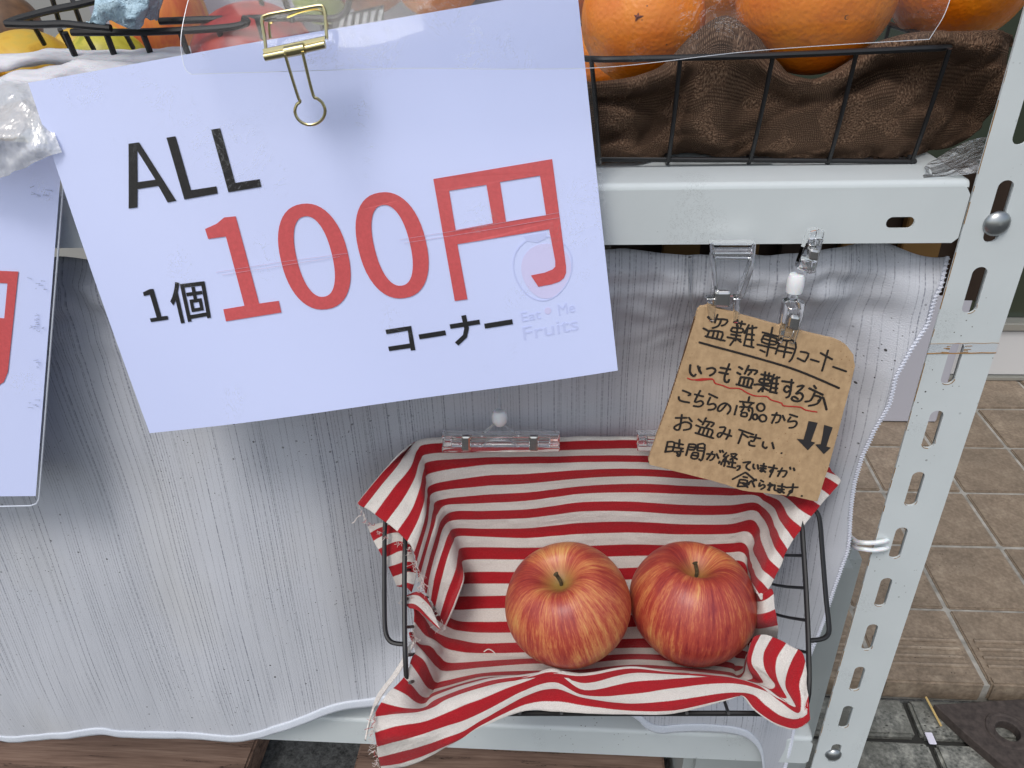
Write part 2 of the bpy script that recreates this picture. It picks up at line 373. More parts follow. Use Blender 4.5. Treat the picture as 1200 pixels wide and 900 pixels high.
def flat_shape(name, loops, thick, mat, xf, parent=None, bevel=0):
    """filled 2D outline with holes, extruded; xf maps (x,y,z) local -> world"""
    cu = bpy.data.curves.new(name, 'CURVE'); cu.dimensions = '2D'; cu.fill_mode = 'BOTH'; cu.extrude = thick/2; cu.bevel_depth = bevel; cu.bevel_resolution = 2
    for lp in loops:
        sp = cu.splines.new('POLY'); sp.points.add(len(lp)-1); sp.use_cyclic_u = True
        for i, (x, y) in enumerate(lp): sp.points[i].co = (x, y, 0, 1)
    t = bpy.data.objects.new('tmp', cu); COL.objects.link(t)
    dg = bpy.context.evaluated_depsgraph_get(); me = bpy.data.meshes.new_from_object(t.evaluated_get(dg))
    v = [xf(Vector(p.co)) for p in me.vertices]; f = [list(p.vertices) for p in me.polygons]
    bpy.data.objects.remove(t); bpy.data.curves.remove(cu); bpy.data.meshes.remove(me)
    return finish(name, v, f, mat, parent, False)
def font_mesh(body, offset=0):
    cu = bpy.data.curves.new('t', 'FONT'); cu.body = body; cu.size = 1; cu.offset = offset; cu.extrude = 0.002
    t = bpy.data.objects.new('tmp', cu); COL.objects.link(t)
    dg = bpy.context.evaluated_depsgraph_get(); me = bpy.data.meshes.new_from_object(t.evaluated_get(dg))
    v = [p.co.copy() for p in me.vertices]; f = [list(p.vertices) for p in me.polygons]
    bpy.data.objects.remove(t); bpy.data.curves.remove(cu); bpy.data.meshes.remove(me)
    x0 = min(p.x for p in v); x1 = max(p.x for p in v); y0 = min(p.y for p in v); y1 = max(p.y for p in v)
    return [((p.x-x0)/(x1-x0), (p.y-y0)/(y1-y0), p.z) for p in v], f
def rrect(x0, y0, x1, y1, r, n=5):
    out = []
    for cx, cy, a in ((x1-r, y1-r, 0), (x0+r, y1-r, 90), (x0+r, y0+r, 180), (x1-r, y0+r, 270)):
        for k in range(n+1):
            t = math.radians(a+90*k/n); out.append((cx+r*math.cos(t), cy+r*math.sin(t)))
    return out
class Plane3:
    """a flat sheet standing in the place: origin O, axes U (right), V (up), normal N towards the street"""
    def __init__(s, O, U, V): s.O = Vector(O); s.U = Vector(U).normalized(); s.V = (Vector(V)-s.U*Vector(V).dot(s.U)).normalized(); s.N = s.U.cross(s.V)
    def hit(s, x, y):
        v = ray(x, y); t = (s.O-CAM).dot(s.N)/v.dot(s.N); p = CAM+v*t-s.O; return (p.dot(s.U), p.dot(s.V))
    def to(s, x, y, z=0): return s.O + s.U*x + s.V*y + s.N*z
def strokes(name, plane, px_lines, width_px, mat, parent, lift, smooth=3, fn=None):
    mb = MB()
    for i, ln in enumerate(px_lines):
        w = width_px
        P = [plane.hit(x, y) for x, y in ln]
        Q = [Vector((a, b, 0)) for a, b in P]
        if smooth and len(Q) > 2: Q = crom(Q, smooth)
        Q = [plane.to(q.x, q.y, lift+(fn(q.x, q.y) if fn else 0)) for q in Q]
        h = [plane.to(*plane.hit(ln[0][0], ln[0][1])), plane.to(*plane.hit(ln[0][0]+w, ln[0][1]))]
        rad = (h[0]-h[1]).length/2
        # round ends by adding tapered end points
        a = (Q[0]-Q[1]).normalized()*rad*.55; b = (Q[-1]-Q[-2]).normalized()*rad*.55
        Q = [Q[0]+a] + Q + [Q[-1]+b]; m = len(Q)
        rr = lambda t, m=m, rad=rad: rad*(.45 if (t < .5/(m-1) or t > 1-.5/(m-1)) else 1.0)
        mb.tube(Q, rr, 8, flat=plane.N)
    return mb.build(name, mat, parent)
def mean_rad(p): return p
# ================================================================== SETTING
ZT, ZG = -0.77, -0.81          # tiled step and the ground in front of it
def structure(o): o['kind'] = 'structure'; return o
g = MB(); g.box((-12, -12, ZG-.05), (12, 12, ZG)); structure(g.build('ground', ASPH, None, False))
g = MB(); g.box((-3, .334, ZG+.001), (4, 1.2, ZT-.0035)); step = structure(g.build('tiled_step', GROUT, None, False))
def tile_mesh(wx, wy, h, nose=False):
    mb = MB(); mb.box((-wx/2, -wy/2, -h), (wx/2, wy/2, 0), bev=.0022)
    if nose:
        for k in range(4):
            y = -wy/2+.030+k*.0155
            mb.tube([(-wx/2+.010, y, .0005), (-wx/2+.014, y, .0012), (wx/2-.014, y, .0012), (wx/2-.010, y, .0005)], .0032, 8)
        mb.box((-wx/2+.001, -wy/2-.004, -.034), (wx/2-.001, -wy/2+.012, .0035), bev=.0030)
    return mb
T0 = tile_mesh(.1425, .1425, .010).build('tile', TILE, None); T1 = tile_mesh(.1425, .139, .010, True).build('nosing_tile', TILE, None)
first = [True, True]
def place(src, idx, loc, parent):
    if first[idx]: o = src; first[idx] = False
    else: o = src.copy(); COL.objects.link(o)
    o.parent = parent; o.location = loc; o.rotation_euler = (random.uniform(-.004, .004), random.uniform(-.004, .004), random.choice((0, math.pi)) if idx == 0 else 0)
X0 = .366
for c in range(-9, 9):
    xc = X0 + .15*c + .075
    place(T1, 1, (xc, .404, ZT+random.uniform(0, .0008)), step)
    for r in range(5): place(T0, 0, (xc, .476+.15*r+.075-.0012, ZT+random.uniform(0, .001)), step)
# stone paving in front of the step
ps = MB(); ps.box((.03, -.2, ZG+.0005), (1.6, .325, ZG+.004)); pave = structure(ps.build('stone_paving', plain('dark_joint', (.03, .03, .028), .95), None, False))
def stone(x0, y0, x1, y1):
    mb = MB(); mb.box((x0, y0, ZG+.002), (x1, y1, ZG+.016), bev=.004)
    for p in mb.v: p += noise.noise_vector(p*30)*.0018
    o = mb.build('stone', STONE, pave)
xs = [.05, .16+.09, .25+.20, .45+.22, .67+.25, .92+.25, 1.4]
for i in range(6): stone(xs[i]-.0+.004, .262, xs[i+1]-.004, .322)
xs = [.05, .262, .44, .70, .96, 1.4]
for i in range(5): stone(xs[i]+.004, .07, xs[i+1]-.004, .253)
xs = [.05, .20, .52, .82, 1.4]
for i in range(4): stone(xs[i]+.004, -.15, xs[i+1]-.004, .062)
# shop front behind
door = thing('shop_door', 'white panelled shop door with dark glass behind the tiled step', 'door', (.9, 1.2, ZT))
WHITE = plain('white_painted_panel', srgb(205, 205, 206), .5); GREYF = plain('aluminium_trim', srgb(178, 178, 172), .35, .6); GLASS = plain('dark_glass', (.035, .045, .03), .12)
zb = atY(1190, 440, 1.2).z; zt_ = atY(1190, 387, 1.2).z
m = MB(); m.box((-.6, 1.2, zb), (3.4, 1.24, zt_), bev=.004); m.build('lower_panel', WHITE, door)
m = MB(); m.box((-.6, 1.19, zt_+.002), (3.4, 1.24, zt_+.022), bev=.003); m.build('trim', GREYF, door)
m = MB(); m.box((-.6, 1.22, zt_+.024), (3.4, 1.235, 1.8)); m.build('glass', GLASS, door, False)
m = MB(); m.box((-.6, 1.195, ZT+.001), (3.4, 1.26, ZT+.012), bev=.002); m.build('sill', GREYF, door)
m = MB(); m.box((-.6, 1.235, ZT+.013), (3.4, 1.26, zb-.001)); m.build('bottom_gap', DARK, door, False)  # near-black slab stands in for the shade in the gap under the door
m = MB(); m.box((-3.2, 1.22, ZT), (-.62, 1.3, 1.8)); wall = m.build('shop_wall', plain('grey_render', (.3, .3, .29), .9), None, False); structure(wall)
# loose white board standing behind the shelf
a = atZ(1006, 494, ZT+.002); b = atZ(1106, 492, ZT+.002)
m = MB(); m.box((a.x-.9, a.y, ZT+.002), (b.x-.02, a.y+.03, ZT+.55), bev=.003)
bd = m.build('standing_board', plain('pale_grey_laminate', srgb(176, 176, 186), .55), None); tag(bd, 'pale grey board standing on the tiles behind the shelf and white curtain', 'board')
# rubber kerb ramp lying on the stones
def rampP(x, y, dz=0): return atZ(x, y, ZG+.030+dz)
pts = [(1097, 827), (1240, 818), (1330, 1010), (1170, 892), (1130, 858)]
loop = [(p.x, p.y) for p in (rampP(*q) for q in pts)][::-1]
hc = rampP(1181, 857); hole = [(hc.x+.017*math.cos(k*math.pi/8), hc.y+.017*math.sin(k*math.pi/8)) for k in range(16)]
ramp = thing('kerb_ramp', 'dark brown rubber kerb ramp plate with round bolt hole, bottom right on the stones', 'ramp', (hc.x, hc.y, ZG+.016))
RUB = MT('dark_rubber'); RUB.color(RUB.ramp(RUB.noise(RUB.coord('Object'), 120, 4), (.3, srgb(50, 43, 41)), (.75, srgb(78, 69, 65)))); RUB.set(Roughness=.8)
flat_shape('plate', [loop, hole], .013, RUB.m, lambda v: Vector((v.x, v.y, ZG+.0235+v.z)), ramp, .0015)
mb = MB(); mb.tube([(hc.x+.026*math.cos(k*math.pi/10), hc.y+.026*math.sin(k*math.pi/10), ZG+.031) for k in range(20)], .003, 6, closed=True)
mb.tube([rampP(1140, 838), rampP(1165, 852), rampP(1166, 862)], .002, 6); mb.tube([rampP(1175, 835), rampP(1195, 845), rampP(1215, 842)], .002, 6)
mb.build('raised_ring', RUB.m, ramp)
m = MB(); m.tube([atZ(1085, 817, ZG+.03), atZ(1092, 830, ZG+.028), atZ(1103, 851, ZG+.019)], .0016, 6, smooth=4)
tag(m.build('dry_stem', plain('straw', srgb(186, 160, 104), .8), None), 'thin dry straw stalk lying on the stones beside the rubber ramp', 'straw')
p = atZ(1091, 865, ZG+.0175); m = MB(); m.box((p.x-.006, p.y-.010, p.z), (p.x+.004, p.y+.008, p.z+.002), bev=.0008)
tag(m.build('paper_scrap', plain('scrap_white', srgb(214, 212, 226), .8), None), 'tiny white scrap lying on the grey stone near the post', 'scrap')
# pale tub behind the post foot
tb = MB(); A_ = atY(1009, 688, .12); B_ = atY(1000, 655, .12); tb.box((-.10, .12, ZG+.001), (A_.x, .30, B_.z), bev=.012)
TUB = MT('pale_plastic'); TUB.color(specks(TUB, TUB.coord('Object'), TUB.mix(TUB.noise(TUB.coord('Object'), 12, 4), srgb(176, 182, 182), srgb(158, 164, 164)), srgb(50, 48, 44), 120, .08, 8)); TUB.set(Roughness=.4)
tag(tb.build('plastic_tub', TUB.m, None), 'pale grey plastic tub standing on the ground behind the post foot', 'tub')
# planks
def plank(x0, x1, y0, y1, z0, z1, label, rot=0):
    mb = MB(); mb.box((x0, y0, z0), (x1, y1, z1), bev=.003)
    for q in mb.v: q += noise.noise_vector(q*9)*.002
    o = mb.build('wooden_plank', WOOD, None); tag(o, label, 'plank', 'planks on the ground under the shelf'); return o
plank(-1.5, -.665, .06, .27, -.80, -.755, 'weathered brown plank under the hanging curtain hem, bottom left')
plank(-.52, -.112, .11, .29, -.80, -.755, 'weathered brown plank under the lower shelf rail below the basket')
# ================================================================== STEEL SHELF
shelf = thing('steel_shelf', 'white slotted steel rack with two shelf boards and an angled post', 'shelf', (0, 0, ZG))
XP0, XP1 = -.0166, .0234
slots = [rrect(-.0042, -.05*i-.015, .0042, -.05*i+.015, .0041) for i in range(-9, 16) if i not in (-1, 9)]
slots += [rrect(-.0042, .05-.020, .0042, .05+.016, .0041), rrect(-.0042, -.45-.015, .0042, -.45+.012, .0041)]
flat_shape('post', [[(XP0, -.80), (XP1, -.80), (XP1, .52), (XP0, .52)]] + slots, .0016, ENAMEL, lambda v: Vector((v.x, v.z, v.y)), shelf)
side = flat_shape('post_flange', [[(.0014, -.80), (.034, -.80), (.034, .52), (.0014, .52)]] + [rrect(.014, -.05*i-.015, .022, -.05*i+.015, .0039) for i in range(-9, 16)], .0016, ENAMEL, lambda v: Vector((XP1-.0009+v.z, v.x, v.y)), shelf)
def rivet(x, z, r):
    mb = MB(); prof = [(r, 0), (r*.99, -.0006), (r*.9, -.0019), (r*.68, -.0032), (r*.35, -.0041), (0, -.0044)]
    T = Matrix.Translation((x, -.0009, z)) @ Matrix(((1, 0, 0, 0), (0, 0, 1, 0), (0, -1, 0, 0), (0, 0, 0, 1)))
    mb.lathe([(a, -b) for a, b in prof], 24, Matrix.Translation((x, -.0009, z)) @ Matrix.Rotation(math.radians(90), 4, 'X'))
    mb.build('rivet', ZINC, shelf)
q = atY(1168, 262, -.001); rivet(q.x, q.z, .0074)
q = atY(976.5, 884, -.001); rivet(q.x, q.z, .0072)
def board(xl, xr, zt, zb, depth, holes, name='shelf_board'):
    R = .0035
    prof = [(depth, zb+.002), (depth, zt)]
    prof += [(R-R*math.sin(math.radians(t)), zt-R+R*math.cos(math.radians(t))) for t in (0, 22, 45, 68, 90)]
    b = MB(); v = []; f = []
    prof = prof[1:]
    for x in (xl, xr-.004, xr-.0012, xr):
        ins = {xl: 0, xr-.004: 0, xr-.0012: .0012, xr: .004}[x]
        for (y, z) in prof: v.append((x, y + (ins if y < depth-.001 else 0), z-ins*.6))
    n = len(prof)
    for i in range(3):
        for k in range(n-1): f.append([i*n+k, i*n+k+1, (i+1)*n+k+1, (i+1)*n+k])
    b.add(v, f); b.tube([(xl, .008, zb+.0012), (xr-.006, .008, zb+.0012)], .0012, 6)
    o = b.build(name, ENAMEL, shelf)
    lip = [(xl, zb), (xr-.003, zb), (xr, zb+.003), (xr, zt-.008), (xr-.003, zt-R), (xl, zt-R)]
    fl = flat_shape('front_lip', [lip]+holes, .0014, ENAMEL, lambda v: Vector((v.x, .0007+v.z, v.y)), None, 0)
    fl.parent = o; fl.matrix_parent_inverse = Matrix.Translation(-shelf.location) if False else Matrix.Identity(4)
    fl.location = (0, 0, 0); 
    fl.matrix_parent_inverse = (Matrix.Translation(shelf.location) @ o.matrix_parent_inverse).inverted()
    r = MB(); r.box((xl, .0016, zb), (xr-.004, .012, zb+.0013)); r.box((xr-.0014, .005, zb+.001), (xr-.0001, .12, zt-.006))
    rr = r.build('under_return', ENAMEL, None, False); rr.parent = o; rr.matrix_parent_inverse = fl.matrix_parent_inverse.copy()
    return o
h = atY(1055, 261, 0)
board(-1.15, -.0173, .0659, .0296, .30, [rrect(h.x-.0078, h.z-.0034, h.x+.0078, h.z+.0034, .0033)])
board(-1.15, -.0205, -.4333, -.4693, .27, [])
# clear tape with rust lines round the post
zr0, zr1 = atY(1110, 402, 0).z, atY(1110, 413.5, 0).z
RUST = plain('rust', srgb(150, 112, 58), .8)
mb = MB(); mb.box((XP0-.0008, -.00125, zr1), (XP1+.0008, -.00095, zr0)); tp = mb.build('tape_band', FILM, shelf, False)
mb = MB()
for zz, rr in ((zr1, .00042), (zr0, .00016)):
    mb.tube([(XP0-.0004+.0408*k/10, -.0009, zz+random.uniform(-.0002, .0002)+.0006*k/10) for k in range(11)], rr, 5)
rs = mb.build('rust_line', RUST, shelf)
mb = MB()
for k in range(12):
    zz = random.uniform(zr1, zr0-.001); s = random.choice((-1, 1)); L = random.uniform(.0015, .005)
    mb.tube([(s*.0043, -.0009, zz), (s*(.0043+L), -.0009, zz+random.uniform(-.0006, .0006))], .00022, 4)
mb.build('rust_streak', RUST, shelf)
random.seed(21); mb = MB()
for k in range(60):
    z0 = random.uniform(-.47, .2); L = random.uniform(.003, .02)
    mb.tube([(XP0-.0001, -.0008, z0), (XP0-.0001, -.0008, z0+L)], random.uniform(.00012, .0003), 4)
for i in range(0, 10):
    if i == 9: continue
    for k in range(3):
        a0 = random.uniform(math.pi*1.0, math.pi*2.0)
        mb.tube([(.0043*math.cos(a0+t*.25), -.0009, -.05*i-.0108+.0043*math.sin(a0+t*.25)) for t in range(4)], random.uniform(.00012, .00024), 4)
rw = mb.build('rust_edge', RUST, shelf); rw['kind'] = 'stuff'
# brown crates in the dark behind the curtain
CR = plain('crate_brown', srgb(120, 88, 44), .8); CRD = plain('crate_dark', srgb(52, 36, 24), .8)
cr = thing('slatted_crate', 'brown slatted crate seen in the dark gap above the curtain top', 'crate', (-.2, .23, -.43))
for k in range(12):
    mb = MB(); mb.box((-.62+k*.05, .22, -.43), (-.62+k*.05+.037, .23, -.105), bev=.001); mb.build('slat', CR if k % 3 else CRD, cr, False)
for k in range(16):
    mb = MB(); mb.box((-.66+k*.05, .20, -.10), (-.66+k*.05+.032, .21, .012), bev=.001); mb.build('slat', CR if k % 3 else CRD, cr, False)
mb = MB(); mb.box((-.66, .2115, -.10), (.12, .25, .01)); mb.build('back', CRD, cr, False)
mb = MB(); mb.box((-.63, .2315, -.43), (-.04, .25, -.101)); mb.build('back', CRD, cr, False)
# ================================================================== CURTAIN
edge_px = [(1140, 289), (1136, 308), (1122, 330), (1106, 356), (1094, 388), (1072, 417), (1054, 446), (1046, 478), (1029, 510), (1016, 543), (1008, 577), (1004, 607), (1001, 640), (998, 655), (990, 672), (981, 693), (973, 716), (964, 748), (955, 775), (947, 805), (940, 835), (933, 860), (926, 890), (918, 930)]
edge = [(lambda p: (p.z, p.x))(atY(x, y, -.004)) for x, y in edge_px]
def edge_x(z):
    if z >= edge[0][0]: return edge[0][1]
    for (z0, x0), (z1, x1) in zip(edge, edge[1:]):
        if z1 <= z <= z0: return x0+(x1-x0)*(z0-z)/(z0-z1)
    return edge[-1][1]
hem_px = [(-200, 862), (-60, 858), (0, 867), (22, 866), (75, 856), (120, 853), (150, 859), (202, 866), (235, 869), (270, 866), (300, 857), (356, 839), (397, 828), (442, 827), (470, 824), (520, 816), (600, 814), (660, 818), (700, 826), (742, 838), (758, 852), (778, 859), (830, 858), (868, 859), (883, 868), (892, 886), (897, 925), (912, 935), (940, 930)]
hem = [(lambda p: (p.x, p.z))(atY(x, y, -.010)) for x, y in hem_px]
hem = [tuple(q) for q in crom([Vector(q) for q in hem], 6)]
hem.sort()
def hem_z(x):
    if x <= hem[0][0]: return hem[0][1]
    for (x0, z0), (x1, z1) in zip(hem, hem[1:]):
        if x0 <= x <= x1:
            t = (x-x0)/max(1e-6, x1-x0); return z0+(z1-z0)*t
    return hem[-1][1]
def sm(a, b, x): t = max(0, min(1, (x-a)/(b-a))); return t*t*(3-2*t)
def curtain_y(x, z, u):
    y = .010
    top = sm(-.07, .03, z)
    y += top*.0035*(math.sin(x*62+1.3*math.sin(x*23)) + .6*math.sin(x*131+2)) + top*.004*noise.noise(Vector((x*26, z*40, 3)))
    dz = max(0, .03-z)
    y += .0045*sm(0, .25, dz)*math.sin(x*27+.8+z*5) + .005*sm(.1, .5, dz)*noise.noise(Vector((x*7, z*4.5, 1)))
    y += .0008*noise.noise(Vector((x*60-z*9, z*14, 9))) + .003*noise.noise(Vector((x*16, z*9, 4)))
    cr_ = sm(-.10, -.01, z)
    y += cr_*(.0035*noise.noise(Vector((x*38+z*20, z*55, 2))) + .0018*noise.noise(Vector((x*90-z*60, z*90, 5))))
    rg = sm(-.16, -.02, x)*sm(-.16, -.02, z)
    y += rg*.006*noise.noise(Vector((x*34+z*46, 1, z*12)))
    # cross ridge from the fold press line near z=-.02
    y -= .0022*math.exp(-((z+.012)/.006)**2)
    # pushed back by the basket
    b = sm(-.44, -.36, x)*sm(.04, -.10, z)*(1-sm(-.03, .10, x)*.6)
    y += .034*b*(1-sm(-.33, -.40, z))
    # bulge over the lower board's front edge
    y -= .024*sm(-.02, -.46, z)
    return y
NC, NR = 300, 150
G = []; UVc = []
XL = -1.0
for i in range(NR):
    s = i/(NR-1); row = []; ur = []
    for j in range(NC):
        u = j/(NC-1)
        x = XL+(edge_x(.03-.47*s)-XL)*u
        zb_ = hem_z(x); ztop = .0175 + .0035*math.sin(x*48+2*math.sin(x*17)) + .002*noise.noise(Vector((x*40, 0, 0)))
        z = ztop + (zb_-ztop)*s
        if u > .9: x = x + (edge_x(z)-edge_x(.03-.47*s))*((u-.9)/.1)
        y = curtain_y(x, z, u)
        fr = sm(.955, 1.0, u)
        y = y*(1-fr) + fr*(.0045+.0035*math.sin(z*34+1))
        if s < .03: y += (.03-s)*.35
        row.append(Vector((x, y, z))); ur.append((u*1.0, -z, 0))
    G.append(row); UVc.append(ur)
cur = gridmesh('curtain', G, CURT, None, lambda i, j: (G[i][j].x - .35*sm(.9, 1, j/(NC-1))*0 , G[i][j].z, 0), .0007)
tag(cur, 'long white-grey slub curtain hanging from the upper board down over the lower shelf', 'curtain')
HEMM = MT('hem_band'); HEMM.color(HEMM.mix(HEMM.noise(HEMM.coord('Object', (900, 900, 900)), 1, 1), srgb(190, 198, 212), srgb(222, 227, 236))); HEMM.set(Roughness=.55, Sheen_Weight=.3)
hm = []
for k in range(5):
    a = k/4; rr = []
    for j in range(NC-6):
        p = G[NR-1][j]; q = G[NR-3][j]; pp = Vector((p.x, p.y-.0010+.0002*(abs(a-.5)*2)**2, p.z+.0095*(1-a)-.0003*a)); pp.y += (curtain_y(p.x, pp.z, j/(NC-1))-curtain_y(p.x, p.z, j/(NC-1)))
        rr.append(pp)
    hm.append(rr)
gridmesh('hem', hm, HEMM.m, cur, lambda i, j: (hm[i][j].x, hm[i][j].z, 0), .0008)
# zig-zag stitched selvedge along the free edge
mb = MB(); ed = [G[i][NC-1] for i in range(0, NR)]
E2 = crom(ed, 3); zz = []
for i, p_ in enumerate(E2): zz.append(p_ + Vector((.0011*(1 if i % 2 else -1)-.0006, -.0012, 0)))
mb.tube(zz, .00062, 5); mb.tube([p_+Vector((-.0004, -.0002, 0)) for p_ in E2], .0011, 6)
mb.build('stitched_edge', plain('white_thread', srgb(214, 218, 230), .7), cur)
# ================================================================== zip tie on the post
zt = MB()
for dy in (0, 7.5):
    P = [atY(996, 628+dy, .022), atY(1003, 634+dy, .004), atY(1012, 636+dy, -.0035), atY(1024, 636+dy*1.15, -.0042), atY(1037, 634+dy*1.2, -.0032), atY(1041, 633+dy*1.2, .003), atY(1041, 632+dy, .012)]
    zt.tube(P, .0017, 8, smooth=4)
tag(zt.build('cable_tie', NYLON, None), 'white plastic cable tie looped through a slot of the post', 'cable tie')
# ================================================================== LOWER BASKET
def t_rim(x, y):
    v = ray(x, y); return (-.1448+.72*CAM.y-CAM.z)/(v.z-.72*v.y)
def rimP(x, y, d=0): return atT(x, y, t_rim(x, y)+d)
bask = thing('wire_basket', 'black wire basket with loop handles holding the striped cloth and two apples', 'basket', (-.215, -.05, -.27))
def wire(name, pts, r, par, smooth=3, closed=False):
    mb = MB(); mb.tube(pts, r, 8, smooth=smooth, closed=closed); return mb.build(name, WIRE, par)
rp = [(520, 838), (600, 836), (700, 836), (800, 836), (880, 836), (925, 837), (941, 830), (947.5, 812), (947.5, 760), (945, 700), (942, 650), (939, 610), (934, 575), (915, 545), (880, 531), (800, 527), (700, 526), (600, 527), (530, 530), (495, 545), (480, 575), (475, 630), (474, 700), (475, 770), (479, 812), (492, 832)]
wire('rim', [rimP(*q, d=.0005 if (q[0] > 936 and 590 < q[1] < 820) or (q[0] < 477 and 620 < q[1] < 790) else (.028 if q[1] < 600 and q[0] < 530 else .010)) for q in rp], .0017, bask, closed=True)
def floorP(x, y): return atZ(x, y, -.2745)
fl = {'r': [(876, 640), (875, 675), (878, 708), (884, 742), (884, 775)], 'l': [(535, 655), (532, 690), (530, 722), (528, 752), (526, 778)]}
rr_ = [(942, 651), (943.5, 689), (945.5, 727), (947, 765), (947, 805)]; ll_ = [(474.5, 668), (474.5, 702), (475, 735), (477, 768), (480, 800)]
for a, b in zip(rr_, fl['r']): wire('wall_wire', [rimP(*a), (rimP(*a)+floorP(*b))/2+Vector((.004, 0, -.004)), floorP(*b)], .0011, bask)
for a, b in zip(ll_, fl['l']): wire('wall_wire', [rimP(*a), (rimP(*a)+floorP(*b))/2+Vector((-.004, 0, -.004)), floorP(*b)], .0011, bask)
for k in range(7):
    a = (560+k*49, 836); b = (565+k*46.5, 797)
    wire('wall_wire', [rimP(*a), (rimP(*a)+floorP(*b))/2+Vector((0, -.003, -.002)), floorP(*b)], .0011, bask)
    a2 = (560+k*49, 527); b2 = (565+k*46, 640)
    wire('wall_wire', [rimP(a2[0], a2[1], .022), (rimP(a2[0], a2[1], .022)+floorP(*b2)+Vector((0, .016, 0)))/2, floorP(*b2)+Vector((0, .012, 0))], .0011, bask)
wire('base_frame', [floorP(530, 640), floorP(880, 634), floorP(890, 797), floorP(524, 800)], .0018, bask, smooth=0, closed=True)
for y in (665, 690, 715, 740, 768): wire('base_wire', [floorP(529, y), floorP(884, y-4)], .0011, bask, 0)
hr = [(941, 599), (950, 596), (957, 600), (961, 612), (964, 650), (968, 700), (971.5, 733), (970, 744), (962, 749), (945, 751)]
wire('handle', [rimP(*q, d=.002) for q in hr], .0016, bask)
hl = [(476, 602), (462, 600), (454, 606), (451, 618), (450.5, 660), (450.5, 710), (451.5, 738), (456, 750), (464, 754), (477, 755)]
wire('handle', [rimP(*q, d=.002) for q in hl], .0016, bask)
# ================================================================== STRIPED CLOTH
MX = [565, 615, 650, 685, 740, 797, 852]
def mid(l):
    out = []
    for X in MX:
        if X <= l[0][0]: out.append((X, l[0][1])); continue
        if X >= l[-1][0]: out.append((X, l[-1][1])); continue
        for a, b in zip(l, l[1:]):
            if a[0] <= X <= b[0]: t = (X-a[0])/(b[0]-a[0]); out.append((X, a[1]+(b[1]-a[1])*t)); break
    return out
def resamp(l, n):
    d = [0]
    for a, b in zip(l, l[1:]): d.append(d[-1]+math.hypot(b[0]-a[0], b[1]-a[1]))
    out = []
    for k in range(n):
        s = d[-1]*k/(n-1)
        for i in range(len(l)-1):
            if s <= d[i+1]+1e-9:
                t = (s-d[i])/max(1e-6, d[i+1]-d[i]); out.append((l[i][0]+(l[i+1][0]-l[i][0])*t, l[i][1]+(l[i+1][1]-l[i][1])*t)); break
        else: out.append(l[-1])
    return out
YR = [(0, .034), (.5, .024), (1, .020), (2, .020), (3, .018), (4, .017), (5, .015), (6, .012), (7, .006), (8, -.005), (9, -.019), (10, -.035), (11, -.053), (12, -.069), (13, -.085), (14, -.098), (15, -.11), (18, -.13)]
def yrow(v):
    if v < 0: return .040
    for (a, ya), (b, yb) in zip(YR, YR[1:]):
        if a <= v <= b: return ya+(yb-ya)*(v-a)/(b-a)
    return YR[-1][1]
A5 = [1.02, 1.0, .95, .5, .15]
R6 = [0, .15, .5, .8, 1, 1]
